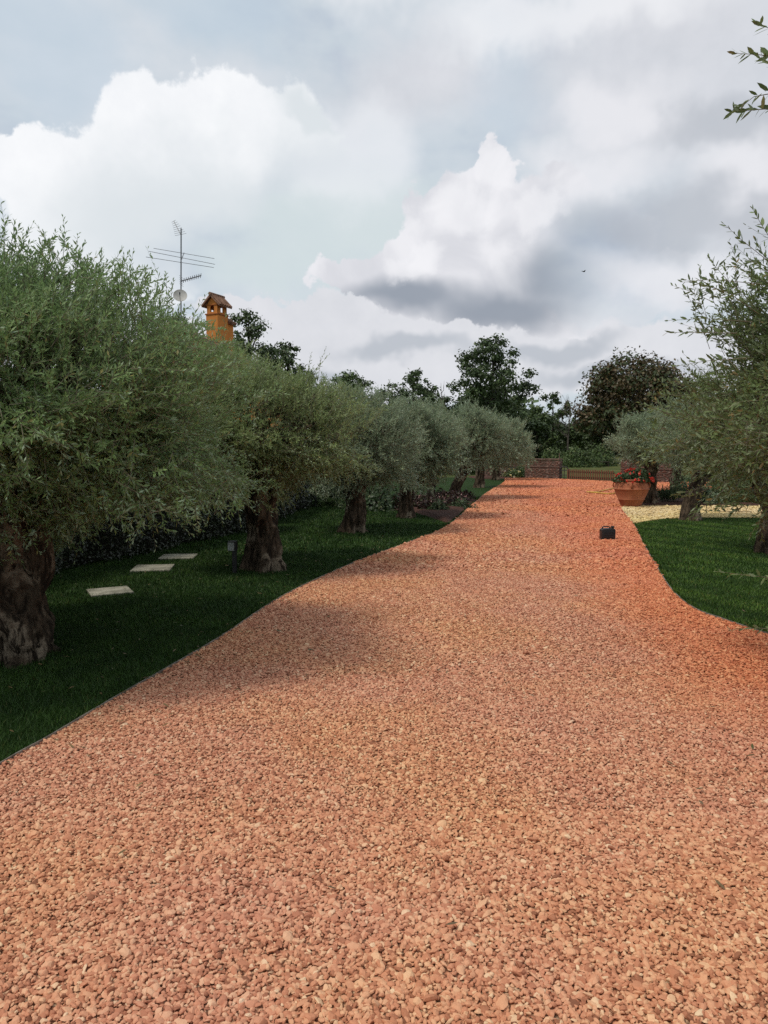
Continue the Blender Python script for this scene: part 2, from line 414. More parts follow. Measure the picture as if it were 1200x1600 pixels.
def gnarly(path, radii, rng, sides=40, sub=8, flute=.14, knob=.10, holes=0):
    """a fluted, twisted old olive trunk"""
    pts = [Vector(p) for p in path]; n = (len(pts) - 1) * sub + 1
    P_, R_ = [], []
    for i in range(n):
        s = i / sub; k = min(int(s), len(pts) - 2); f = s - k; f2 = f
        P_.append(pts[k].lerp(pts[k + 1], f2)); R_.append(radii[k] * (1 - f) + radii[k + 1] * f)
    V, Fs = tube_arrays(P_, R_, sides); V = np.array(V)
    cen = np.repeat(np.array(P_), sides, 0); d = V - cen
    hh = V[:, 2]; ang = np.tile(np.arange(sides) * 2 * np.pi / sides, n)
    ph = rng.uniform(0, 6.28, 8); tw = rng.uniform(.8, 1.8) * rng.choice([-1, 1]); so = Vector(rng.uniform(0, 50, 3))
    k = 1 + flute * np.sin(3 * ang + tw * hh + ph[0]) * .7 + flute * .55 * np.sin(5 * ang - tw * 1.3 * hh + ph[1])
    r0 = np.repeat(np.array(R_), sides)
    un = cen + nrm(d) * r0[:, None]
    rid = np.array([NZ.ridged_multi_fractal(Vector((p[0] * 5.0, p[1] * 5.0, p[2] * 2.1)) + so, .9, 2.1, 5, .9, 2.0) for p in un])
    lump = np.array([NZ.noise(Vector((p[0] * 4.2, p[1] * 4.2, p[2] * 3.6)) + so) for p in un])
    rid = (rid - rid.mean()) / (rid.std() + 1e-6)
    hol = np.array([NZ.noise(Vector((p[0] * 5.5, p[1] * 5.5, p[2] * 2.6)) + so * 1.7) for p in un])
    k += knob * .8 * np.clip(-rid, -2.4, 1.2) + knob * 2.2 * lump - knob * 3.2 * np.clip((hol - .12) * 4, 0, 1)
    fl = np.clip(1 - hh / .28, 0, 1) ** 2; k += fl * (.10 + .16 * np.sin(5 * ang + ph[7])) * (1 if sides > 20 else 0)
    V = cen + d * np.maximum(k, .35)[:, None]; return V, np.array(Fs)

def olive(loc, trunk_r, crown_c, semi, n_sprig, leafL, leafW, label, mats, seed, lean=(0, 0), fork=.95, nl=18, sp_len=.30, six=False, low=.8, group=None,
          shoots=.04, extra=None, knobs=1.0, tsides=44, tsub=12):
    rng = np.random.default_rng(seed)
    root = empty('olive_tree', (loc[0], loc[1], 0), label, 'olive tree', group)
    # trunk and limbs in one mesh
    lx, ly = lean
    path = [(0, 0, -.06), (lx * .15, ly * .15, fork * .3), (lx * .5, ly * .5, fork * .62), (lx, ly, fork)]
    V, Fq = gnarly(path, [trunk_r * 1.12, trunk_r * .92, trunk_r * .82, trunk_r * .86], rng, tsides, tsub, .15 * knobs, .11 * knobs)
    allV, allF = [V], [Fq]; off = len(V)
    cc = np.array(crown_c) - np.array([loc[0], loc[1], 0])
    nlimb = 5
    for i in range(nlimb):
        a = 6.28 * i / nlimb + rng.uniform(-.4, .4)
        e = cc + np.array([math.cos(a) * semi[0] * .55, math.sin(a) * semi[1] * .55, semi[2] * rng.uniform(-.1, .30)])
        s = np.array([lx + math.cos(a) * trunk_r * .35, ly + math.sin(a) * trunk_r * .35, fork - .22])
        mpt = s * .55 + e * .45 + np.array([0, 0, .08]) + rng.normal(0, .05, 3)
        q = e + (e - mpt) * .22 + rng.normal(0, .05, 3)
        V, Fq = gnarly([s, mpt, e, q], [trunk_r * .46, trunk_r * .30, trunk_r * .15, trunk_r * .05], rng, 12, 5, .10, .06)
        V = np.where(V[:, 2:3] < .02, V, V)
        allV.append(V); allF.append(Fq + off); off += len(V)
        for j in range(3):
            e2 = cc + nrm(rng.normal(0, 1, 3)) * np.array(semi) * .78
            p0 = mpt * .4 + e * .6
            V, Fq = gnarly([p0, (p0 + e2) / 2 + rng.normal(0, .08, 3), e2], [trunk_r * .15, trunk_r * .09, trunk_r * .03], rng, 7, 4, .06, .04)
            allV.append(V); allF.append(Fq + off); off += len(V)
    np_mesh('trunk', np.concatenate(allV), [(np.concatenate(allF), 0)], [M_bark], smooth=True, parent=root)
    # crown
    K = 120
    cd = nrm(rng.normal(0, 1, (K, 3))); cr = rng.uniform(.55, .92, (K, 1))
    def env(d):                                      # lumpy radius
        return 1 + .10 * np.sin(6.2 * d[:, :1] + seed) + .08 * np.sin(8.6 * d[:, 1:2] + seed * 1.7) + .09 * np.sin(9 * d[:, 2:3] + 5 * d[:, :1] + seed) + .05 * np.sin(15 * d[:, :1] - 11 * d[:, 2:3] + seed)
    def shape(u):
        s = np.array(semi)[None] * np.ones_like(u); s[:, 2] = np.where(u[:, 2] < 0, semi[2] * low, semi[2]); return s
    n1 = int(n_sprig * .62); n2 = n_sprig - n1
    idx = rng.integers(0, K, n1)
    U1 = cd[idx] * cr[idx] + rng.normal(0, .10, (n1, 3))
    d2 = nrm(rng.normal(0, 1, (n2, 3))); U2 = d2 * (1 - .5 * rng.uniform(0, 1, (n2, 1)) ** 1.6)
    U = np.concatenate([U1, U2]); d = nrm(U)
    rr = np.linalg.norm(U, axis=1, keepdims=True); U = d * np.minimum(rr, 1.02) * env(d)
    dd = nrm(U); pw = 2.9; box = 1 / (np.abs(dd) ** pw).sum(1, keepdims=True) ** (1 / pw)
    C = U * (1 + (box - 1) * np.where(dd[:, 2:3] < .1, 1.0, .12)) * shape(U) + cc
    outw = nrm(U * np.array([1 / semi[0], 1 / semi[1], 1 / semi[2]]))
    A = outw * .75 + np.array([0, 0, .45]) * np.where(d[:, 2:3] > -.2, 1, .1) + rng.normal(0, .45, (n_sprig, 3)); A = nrm(A)
    ln = sp_len * rng.uniform(.6, 1.25, n_sprig)
    big = (rng.uniform(0, 1, n_sprig) < shoots) & (rr[:, 0] > .75)
    ln = np.where(big, ln * 1.9, ln); C = C - A * (ln * .45)[:, None]
    if extra is not None:
        EC, EA, EL = extra; C = np.concatenate([C, np.array(EC) - np.array([[loc[0], loc[1], 0]])]); A = np.concatenate([A, nrm(np.array(EA, float))]); ln = np.concatenate([ln, np.array(EL)])
    LV, LF, LR, TV, TF = sprigs(C, A, ln, nl, leafL, leafW, rng, six)
    Vv = np.concatenate([LV, TV]); rnd = np.concatenate([LR, np.full(len(TV), .5)])
    np_mesh('crown', Vv, [(LF, 0), (TF + len(LV), 1)], [mats, M_twig], rnd, parent=root)
    return root

def shoots_at(L_, sx=.12):
    C, A, L = [], [], []
    for i, (px, py, Y, l) in enumerate(L_):
        for k in range(2):
            C.append(tuple(P(px + 6 * k, py, Y + .05 * k))); A.append((sx + .35 * math.sin(i * 2.3 + k * 1.9), .1 * k, 1)); L.append(l * (1 - .3 * k))
    return C, A, L
ROW = 'olive trees in the row along the left edge of the drive'
RROW = 'olive trees on the right side of the drive'
olive((-2.92, 5.6), .345, (-3.22, 5.6, 1.98), (1.86, 1.75, 1.26), 17000, .050, .0150, 'largest olive tree of the left row, thick pale trunk standing beside the square stepping slabs', M_olive_a, 21, (.05, 0), 1.0, 18, .21, low=.86, group=ROW, shoots=.04, extra=shoots_at([(8, 392, 5.0, .30), (30, 398, 5.1, .24), (-5, 380, 5.0, .28), (16, 400, 5.0, .24), (100, 395, 5.4, .26), (205, 450, 5.6, .26), (245, 470, 5.8, .36), (262, 480, 5.8, .30), (232, 475, 5.7, .24), (300, 520, 5.9, .2)]), tsides=90, tsub=26)
olive((-1.56, 9.65), .235, (-1.80, 9.7, 1.88), (1.42, 1.3, .88), 7600, .056, .0165, 'olive tree with forked craggy trunk directly beside the small black garden light', M_olive_d, 33, (-.08, 0), 1.0, 16, .24, low=1.0, group=ROW, shoots=.03, tsides=70, tsub=20, extra=shoots_at([(478, 590, 9.7, .34), (490, 588, 9.7, .42), (470, 592, 9.6, .24)], .25))
olive((-.56, 14.0), .22, (-.66, 14.0, 1.80), (1.26, 1.15, .96), 4000, .070, .021, 'olive tree with stout broad-footed trunk, next after the one by the garden light', M_olive_b, 47, (.02, 0), .9, 14, .27, low=1.05, group=ROW, shoots=.03)
olive((.50, 16.9), .18, (.70, 16.9, 1.68), (1.10, 1.0, .95), 3000, .076, .024, 'silvery olive tree whose short upright trunk stands before the begonia bed', M_olive_b, 52, (.0, 0), .9, 13, .27, low=1.0, group=ROW, shoots=.03)
olive((1.42, 22.0), .17, (1.35, 22.0, 1.95), (1.05, 1.0, .9), 1500, .09, .029, 'olive tree half hidden behind the begonia bed, thin dark trunk among the flowers', M_olive_b, 63, (0, 0), 1.0, 12, .3, low=.8, group=ROW)
olive((2.2, 23.3), .19, (2.82, 23.3, 2.02), (1.06, 1.0, .96), 1900, .09, .029, 'olive tree with one dark smooth trunk leaning strongly to the right', M_olive_b, 71, (.52, 0), 1.25, 12, .3, low=1.0, group=ROW, knobs=.45)
olive((3.85, 30.0), .19, (4.55, 30.0, 1.88), (1.2, 1.1, .98), 1500, .11, .038, 'distant olive tree with pale-streaked trunk on the open lawn past the leaning one', M_olive_b, 85, (.1, 0), 1.1, 11, .33, low=1.1, group=ROW)
olive((5.6, 37.2), .19, (6.15, 37.0, 1.68), (1.3, 1.1, .95), 1200, .12, .044, 'smallest and farthest olive of the left row, near the low brick wall', M_olive_b, 91, (.1, 0), 1.0, 10, .36, low=1.0, group=ROW)
# right side
def top_twigs():
    C, A, L = [], [], []
    for (px, py, Y, ax, l) in [(1212, 88, 2.75, (-1, 0, .12), .15), (1218, 140, 2.7, (-1, .1, .02), .17), (1222, 168, 2.7, (-1, 0, -.08), .18), (1235, 60, 2.8, (-1, 0, .5), .14), (1230, 120, 2.8, (-.7, 0, .7), .12),
                               (1150, 500, 3.9, (-1, 0, .1), .34), (1165, 440, 4.0, (-1, 0, .15), .34), (1130, 520, 3.8, (-1, 0, .02), .28), (1190, 400, 4.0, (-.7, 0, .5), .28), (1130, 455, 4.1, (-.9, 0, .3), .22),
                               (1205, 375, 3.9, (-.5, 0, .7), .2), (1145, 560, 3.9, (-1, 0, -.05), .28), (1170, 480, 3.9, (-.8, 0, .5), .25),
                               (1235, 985, 3.8, (-1, 0, .15), .32), (1225, 905, 4.0, (-1, 0, .1), .36)]:
        p = P(px, py, Y); C.append(tuple(p)); A.append(ax); L.append(l)
    rr = np.random.default_rng(8); b0, b1 = np.array([1.80, 2.85, 3.08]), np.array([3.4, 4.2, 2.85])
    for i in range(70):
        t = rr.uniform(0, 1) ** .8; C.append(tuple(b0 + (b1 - b0) * t + rr.normal(0, .05, 3))); A.append(tuple(nrm(rr.normal(0, 1, 3) + np.array([.5, -.1, .5])))); L.append(rr.uniform(.12, .2) * (.8 + t * .5))
    return C, A, L
near = olive((4.5, 4.9), .30, (4.28, 4.75, 2.0), (1.92, 1.82, 1.36), 20000, .052, .0175, 'nearest olive tree on the right, bronze-green crown cut by the edge of the photo', M_olive_c, 14, (-.15, 0), 1.0, 16, .24, six=True, low=1.02, group=RROW, shoots=.05, extra=top_twigs())
olive((5.88, 11.2), .18, (5.95, 11.2, 1.95), (1.3, 1.2, .98), 3600, .066, .019, 'olive tree on the right lawn with squat trunk partly hidden by hanging near branches', M_olive_c, 25, (.05, 0), .85, 14, .30, low=.8, group=RROW)
olive((6.80, 16.35), .20, (7.25, 16.3, 1.88), (1.2, 1.1, .84), 2600, .076, .023, 'olive tree with wrinkled flaring trunk at the tip of the lawn by the cream gravel', M_olive_b, 38, (.22, 0), 1.1, 13, .28, low=.85, group=RROW, knobs=.7)
olive((7.55, 20.9), .19, (7.55, 20.9, 1.85), (1.0, 1.0, .78), 2200, .085, .026, 'olive tree standing right behind the big terracotta pot', M_olive_b, 44, (.0, 0), 1.15, 12, .30, low=.9, group=RROW)
olive((10.1, 25.6), .2, (10.3, 25.6, 2.0), (1.15, 1.1, .9), 1300, .1, .03, 'olive tree behind the herb bed, farther back than the one by the pot', M_olive_b, 58, (.05, 0), 1.2, 12, .32, low=.6, group=RROW)

mb = MB(); off_ = Vector((4.5, 4.9, 0)); W_ = lambda *c: Vector(c) - off_
mb.tube([W_(4.2, 4.7, 2.2), W_(3.6, 4.35, 2.75), W_(2.6, 3.55, 3.0), W_(1.9, 2.93, 3.08), W_(1.62, 2.78, 3.08)], [.03, .022, .012, .007, .004], 7)
for (px, py, Y) in [(1205, 88, 2.75), (1212, 150, 2.7), (1215, 172, 2.7), (1235, 60, 2.8), (1230, 120, 2.8)]:
    p = P(px, py, Y); mb.tube([W_(1.85, 2.9, 3.08), W_(*((p + Vector((1.75, 2.82, 3.06))) / 2)), W_(*(p + Vector((.05, 0, 0))))], [.005, .004, .0028], 5)
mb.build('branch', M_twig, near, smooth=True)
# ------------------------------------------------------------------ ground, drive, gravel
def sheet(name, pts, z, m, kind='structure'):
    mb = MB(); mb.add([(x, y, z) for x, y in pts], [tuple(range(len(pts)))])
    o = mb.build(name, m); tag(o, kind=kind); return o
LE = [(-2.75, -3), (-2.45, 0.5), (-2.2, 2.2)] + [G(*q) for q in [(0, 1199), (75, 1157), (180, 1094), (340, 1001), (450, 929), (560, 878), (640, 848), (700, 822), (740, 787), (764, 768), (783, 757), (789, 752)]]
RE = [(5.6, -3), (5.1, 1.0), (4.5, 3.2), (3.75, 5.0)] + [G(*q) for q in [(1200, 993), (1165, 982), (1130, 970), (1085, 953), (1050, 924), (1025, 885), (1005, 850), (990, 820), (970, 795)]] + [(7.15, 21.6), (9.6, 27.6), (20.0, 28.0), (20.0, 36.0)]
def smooth_poly(pts, n=5):
    out = []
    for i in range(len(pts) - 1):
        p0 = pts[max(i - 1, 0)]; p1 = pts[i]; p2 = pts[i + 1]; p3 = pts[min(i + 2, len(pts) - 1)]
        for k in range(n):
            t = k / n
            out.append(tuple(.5 * (2 * p1[j] + (p2[j] - p0[j]) * t + (2 * p0[j] - 5 * p1[j] + 4 * p2[j] - p3[j]) * t * t + (3 * p1[j] - p0[j] - 3 * p2[j] + p3[j]) * t ** 3) for j in range(2)))
    out.append(pts[-1]); return out
LEs = smooth_poly(LE); REs = smooth_poly(RE[:13]) + RE[13:]
FAR = [(12.3, 34.6), (11.2, 35.2), (9.2, 37.9), (7.5, 39.4), (6.3, 38.6)]
sheet('ground', [(-900, -300), (900, -300), (900, 2500), (-900, 2500)], 0, M_lawn)
sheet('drive', LEs + FAR[::-1] + REs[::-1], .008, M_grav)
CR = [G(990, 820), G(970, 795), (6.6, 20.3), (16, 20.3), (16, 17.0), (8.3, 16.85), (7.2, 16.9), (6.3, 16.6), (5.6, 15.95)]
sheet('side_path', CR, .004, M_cream)

def poly_mask(pts, X, Y):
    ins = np.zeros(len(X), bool); n = len(pts)
    for i in range(n):
        x1, y1 = pts[i]; x2, y2 = pts[(i + 1) % n]
        c = (y1 > Y) != (y2 > Y)
        if y1 != y2: ins ^= c & (X < (x2 - x1) * (Y - y1) / (y2 - y1) + x1)
    return ins
DRIVE = LEs + FAR[::-1] + REs[::-1]

def ico(level):
    import bmesh
    bm = bmesh.new(); bmesh.ops.create_icosphere(bm, subdivisions=level, radius=1)
    V = np.array([v.co[:] for v in bm.verts]); Fq = np.array([[v.index for v in f.verts] for f in bm.faces]); bm.free(); return V, Fq
def stones(level, X, Y, size, z0, rng, nproto=14):
    if level == 0:
        V0 = np.array([[1, 0, 0], [-1, 0, 0], [0, 1, 0], [0, -1, 0], [0, 0, 1], [0, 0, -1.]]); F0 = np.array([[0, 2, 4], [2, 1, 4], [1, 3, 4], [3, 0, 4]])
    else: V0, F0 = ico(level)
    protos = []
    for k in range(nproto):
        V = V0.copy()
        if level:
            pn = nrm(rng.normal(0, 1, (9, 3))); pd = rng.uniform(.50, .92, 9)
            dt = V @ pn.T; r = np.min(np.where(dt > .08, pd / np.maximum(dt, .08), 1.25), axis=1)
            V = V * np.minimum(r, 1.2)[:, None]
        V = V * np.array([rng.uniform(.85, 1.3), rng.uniform(.6, .95), rng.uniform(.38, .62)])
        protos.append(V)
    protos = np.array(protos); n = len(X)
    pi = rng.integers(0, nproto, n); S = size * rng.lognormal(0, .27, n)
    a = rng.uniform(0, 6.28, n); tx = rng.normal(0, .32, n); ty = rng.normal(0, .32, n)
    V = protos[pi] * S[:, None, None]
    ca, sa = np.cos(a)[:, None], np.sin(a)[:, None]
    x, y, z = V[..., 0], V[..., 1], V[..., 2]
    x, y = x * ca - y * sa, x * sa + y * ca
    c, s = np.cos(tx)[:, None], np.sin(tx)[:, None]; y, z = y * c - z * s, y * s + z * c
    c, s = np.cos(ty)[:, None], np.sin(ty)[:, None]; x, z = x * c + z * s, -x * s + z * c
    zz = z0 + rng.uniform(0, 1, n) * size * .75
    V = np.stack([x + X[:, None], y + Y[:, None], z + zz[:, None]], -1).reshape(-1, 3)
    m = len(V0); Fq = (F0[None] + (np.arange(n) * m)[:, None, None]).reshape(-1, 3)
    return V, Fq, np.repeat(np.clip(rng.beta(2.2, 2.0, n), 0, 1), m)
def scatter(y0, y1, sp, poly, rng, half=.56, pad=1.5, x1=99):
    X, Y = np.meshgrid(np.arange(-4, 21, sp), np.arange(y0, y1, sp)); X = X.ravel(); Y = Y.ravel()
    X = X + rng.uniform(-.5, .5, len(X)) * sp; Y = Y + rng.uniform(-.5, .5, len(Y)) * sp
    k = (np.abs(X) < half * Y + pad) & (X < x1); X, Y = X[k], Y[k]
    k = poly_mask(poly, X, Y); return X[k], Y[k]
def merge(parts):
    Vs, Fs, Rs = [], [], []; o = 0
    for V, Fq, r in parts: Vs.append(V); Fs.append(Fq + o); Rs.append(r); o += len(V)
    return np.concatenate(Vs), np.concatenate(Fs), np.concatenate(Rs)
rg = np.random.default_rng(5)
parts = []
X, Y = scatter(1.0, 3.1, .0124, DRIVE, rg); parts.append(stones(2, X, Y, .0103, .009, rg, 24))
X, Y = scatter(3.1, 5.0, .0135, DRIVE, rg); parts.append(stones(1, X, Y, .0108, .009, rg, 24))
V, Fq, r = merge(parts); o = np_mesh('gravel', V, [(Fq, 0)], [M_grav_geo], r)
tag(o, 'loose salmon orange crushed stone covering the near end of the drive', 'gravel', kind='stuff')
parts = []
X, Y = scatter(5.0, 9.5, .0165, DRIVE, rg); parts.append(stones(1, X, Y, .0126, .009, rg))
X, Y = scatter(9.5, 17, .032, DRIVE, rg); parts.append(stones(1, X, Y, .021, .008, rg))
X, Y = scatter(17, 39, .044, DRIVE, rg, pad=.3); parts.append(stones(0, X, Y, .026, .006, rg))
V, Fq, r = merge(parts); o = np_mesh('gravel', V, [(Fq, 0)], [M_grav_geo], r)
tag(o, 'orange crushed stone of the middle and far drive', 'gravel', kind='stuff')
X, Y = scatter(15, 20.3, .04, CR, rg); V, Fq, r = stones(0, X, Y, .026, .005, rg)
o = np_mesh('gravel', V, [(Fq, 0)], [M_cream_geo], r); tag(o, 'pale cream gravel of the side path beside the terracotta pot', 'gravel', kind='stuff')

# metal lawn edging
M_edge = noisy('weathered_metal_edging', (.30, .27, .23), (.16, .14, .12), 12, .5, metal=.3)
def edging(pts, label):
    mb = MB()
    for i in range(len(pts) - 1):
        a, b = Vector((*pts[i], 0)), Vector((*pts[i + 1], 0)); d = (b - a); n = Vector((-d.y, d.x, 0)).normalized() * .004
        h = Vector((0, 0, .026))
        mb.add([a - n, b - n, b + n, a + n, a - n + h, b - n + h, b + n + h, a + n + h], [(0, 1, 5, 4), (2, 3, 7, 6), (4, 5, 6, 7)])
    o = mb.build('lawn_edging', M_edge); tag(o, label, 'lawn edging', 'metal lawn edgings')
edging(LEs[6:66], 'thin metal edging strip between the left lawn and the drive')
edging(REs[8:60], 'thin metal edging strip around the curved right lawn')

# grass blades
def grass(poly_fn, regions, name, label, rng, edge, side):
    Vs, Rs = [], []
    for (y0, y1, dens, h, w) in regions:
        n = int((y1 - y0) * 12 * dens); X = rng.uniform(-6, 12, int(n * 1.5)); Y = rng.uniform(y0, y1, int(n * 1.5))
        k = poly_fn(X, Y) & (np.abs(X) < .56 * Y + 1.5); X, Y = X[k], Y[k]; n = len(X)
        a = rng.uniform(0, 6.28, n); hh = h * rng.uniform(.55, 1.25, n); lean = rng.normal(0, .45, (n, 2)) * hh[:, None]
        dx, dy = np.cos(a) * w / 2, np.sin(a) * w / 2
        V = np.stack([np.stack([X - dx, Y - dy, np.zeros(n)], -1), np.stack([X + dx, Y + dy, np.zeros(n)], -1), np.stack([X + lean[:, 0], Y + lean[:, 1], hh], -1)], 1)
        Vs.append(V.reshape(-1, 3)); Rs.append(np.repeat(np.clip(rng.uniform(0, 1, n), 0, 1), 3))
    n = 14000; Y = rng.uniform(regions[0][0], regions[-1][1] - 1, n); X = edge(Y) + side * np.abs(rng.normal(0, .022, n)); a = rng.uniform(0, 6.28, n)
    tuft = np.clip(.5 + .6 * np.sin(Y * 7.3) * np.sin(Y * 3.1 + 1) + .3 * np.sin(Y * 19), .15, 1.3); hh = rng.uniform(.03, .055, n) * tuft; w = .006 + .0006 * Y
    dx, dy = np.cos(a) * w / 2, np.sin(a) * w / 2; Z0 = np.zeros(n)
    V = np.stack([np.stack([X - dx, Y - dy, Z0], -1), np.stack([X + dx, Y + dy, Z0], -1), np.stack([X - side * hh * rng.uniform(-.2, .9, n), Y + rng.normal(0, .3, n) * hh, hh], -1)], 1)
    Vs.append(V.reshape(-1, 3)); Rs.append(np.repeat(rng.uniform(0, 1, n), 3))
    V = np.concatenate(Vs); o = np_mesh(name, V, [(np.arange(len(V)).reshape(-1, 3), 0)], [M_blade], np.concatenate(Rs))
    tag(o, label, 'grass', kind='stuff')
slabs = [(-3.05, 8.12, .44, .42, .5), (-3.07, 9.72, .50, .50, .15), (-3.02, 10.75, .50, .46, .1)]
BED1 = [(.75, 18.3), G(700, 818), G(742, 786), (2.9, 22.6), (1.7, 23.4), (.2, 22.4), (-.1, 19.6)]
Lx = np.array([p[0] for p in LEs]); Ly = np.array([p[1] for p in LEs])
def left_lawn(X, Y):
    k = (X < np.interp(Y, Ly, Lx) - .01) & (X > np.interp(Y, Ly, Lx) - 5)
    for (sx, sy, w, d, r_) in slabs: k &= ~((np.abs(X - sx) < w * .43) & (np.abs(Y - sy) < d * .43))
    return k & ~poly_mask(BED1, X, Y)
RL = smooth_poly(RE[:12]) + [(5.6, 15.95), (6.3, 16.6), (7.2, 16.9), (8.3, 16.85), (16, 17), (16, -3)]
def right_lawn(X, Y): return poly_mask(RL, X - .015, Y)
grass(left_lawn, [(1.2, 6.5, 8500, .030, .0045), (6.5, 11, 4500, .032, .0075), (11, 24, 1300, .036, .015)], 'grass', 'short dark green lawn grass under the left olive row', rg, lambda Y: np.interp(Y, Ly, Lx) - .012, -1)
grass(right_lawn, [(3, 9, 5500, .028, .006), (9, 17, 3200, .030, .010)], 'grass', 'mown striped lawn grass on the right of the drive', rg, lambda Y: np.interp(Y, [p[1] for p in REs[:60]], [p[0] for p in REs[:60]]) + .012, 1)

# fallen olive leaves
def litter():
    rng = np.random.default_rng(61); n = 520
    Y = rng.uniform(2.3, 14, n) ; t = rng.exponential(.45, n); X = np.interp(Y, Ly, Lx) + np.where(rng.uniform(0, 1, n) < .45, t, -t * 2.2)
    X[:120] = rng.uniform(-1.5, 4, 120); k = (np.abs(X) < .56 * Y + .4)
    X, Y = X[k], Y[k]; n = len(X); on = X > np.interp(Y, Ly, Lx)
    C = np.stack([X, Y, np.where(on, .031, .03) + rng.uniform(0, .006, n)], -1); a = rng.uniform(0, 6.28, n)
    D = np.stack([np.cos(a), np.sin(a), rng.normal(0, .12, n)], -1); ll = rng.uniform(.035, .06, n)
    V, Fq, k_ = leaf_quads(C, nrm(D), np.tile([[0, 0, 1.]], (n, 1)) + rng.normal(0, .2, (n, 3)), ll, ll * .25, True)
    tag(np_mesh('fallen_leaves', V, [(Fq, 0)], [M_litter], np.repeat(rng.uniform(0, 1, n), 6)), 'scattered dry olive leaves lying on the drive and lawn', 'fallen leaves', kind='stuff')
M_litter = leaf_mat('dry_leaf', (.16, .11, .05), (.24, .22, .16), (.09, .10, .04), .25, trans=.05)
# stepping slabs
M_slab = noisy('sandstone_slab', (.36, .34, .27), (.20, .19, .145), 5, .8, .4, .01)
for i, (sx, sy, w, d, rz) in enumerate(slabs):
    mb = MB(); mb.box((0, 0, -.003), (w, d, .05), 0, 0, .008); o = mb.build('stepping_slab', M_slab, loc=(sx, sy, 0)); o.rotation_euler[2] = rz
    tag(o, ['turned square stone slab nearest the thick trunk of the largest olive', 'middle one of three pale stone slabs set in the left lawn', 'stone slab farthest along the left lawn, closest to the hedge'][i], 'stepping slab', 'stone slabs in the left lawn')

litter()
# ------------------------------------------------------------------ hedges, shrubs, broadleaf trees
def leaf_cloud(C, N, L, rng, ratio=.5):
    n = len(C); D = nrm(rng.normal(0, 1, (n, 3))); Nn = nrm(N + rng.normal(0, .7, (n, 3))); D = nrm(D - Nn * np.sum(D * Nn, -1, keepdims=True))
    ll = L * rng.uniform(.6, 1.3, n); V, Fq, k = leaf_quads(C - D * ll[:, None] * .5, D, Nn, ll, ll * ratio)
    return V, Fq, np.repeat(rng.uniform(0, 1, n), k)
def hedge(a, b, h, w, nleaf, L, label, rng, name='hedge', m=None, z0=0.0):
    a, b = Vector((*a, 0)), Vector((*b, 0)); ln = (b - a).length; ang = math.atan2(b.y - a.y, b.x - a.x)
    root = empty(name, ((a.x + b.x) / 2, (a.y + b.y) / 2, z0), label, 'hedge', rz=ang)
    X = rng.uniform(-ln / 2, ln / 2, nleaf); s = rng.uniform(0, 1, nleaf)
    lump = .06 * np.sin(X * 2.3) + .05 * np.sin(X * 5.1 + 1); dep = rng.exponential(.06, nleaf)
    side = s < .72; sg = np.where(rng.uniform(0, 1, nleaf) < .65, -1, 1)
    Yv = np.where(side, sg * (w / 2 + lump - dep), rng.uniform(-w / 2, w / 2, nleaf))
    Zv = np.where(side, rng.uniform(0.02, h, nleaf), h + lump - dep); Zv = Zv + rng.normal(0, .03, nleaf)
    N = np.stack([np.zeros(nleaf), np.where(side, sg, 0), np.where(side, .3, 1)], -1)
    V, Fq, r = leaf_cloud(np.stack([X, Yv, np.maximum(Zv, .02)], -1), N, L, rng)
    np_mesh('foliage', V, [(Fq, 0)], [m or M_hedge], r, parent=root)
    mb = MB(); mb.box((0, 0, h * .47), (ln - .1, w - .34, h * .92), 0, 0, .05); mb.build('dark_core', M_core, root)  # added dark box inside the leaves, no real branches, stops see-through
rh = np.random.default_rng(77)
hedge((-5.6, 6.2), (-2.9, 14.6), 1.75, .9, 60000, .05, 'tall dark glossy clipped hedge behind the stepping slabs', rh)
hedge((-2.95, 15.2), (-1.4, 27.5), 1.5, .9, 26000, .07, 'farther dark hedge running on behind the left olive trunks', rh)

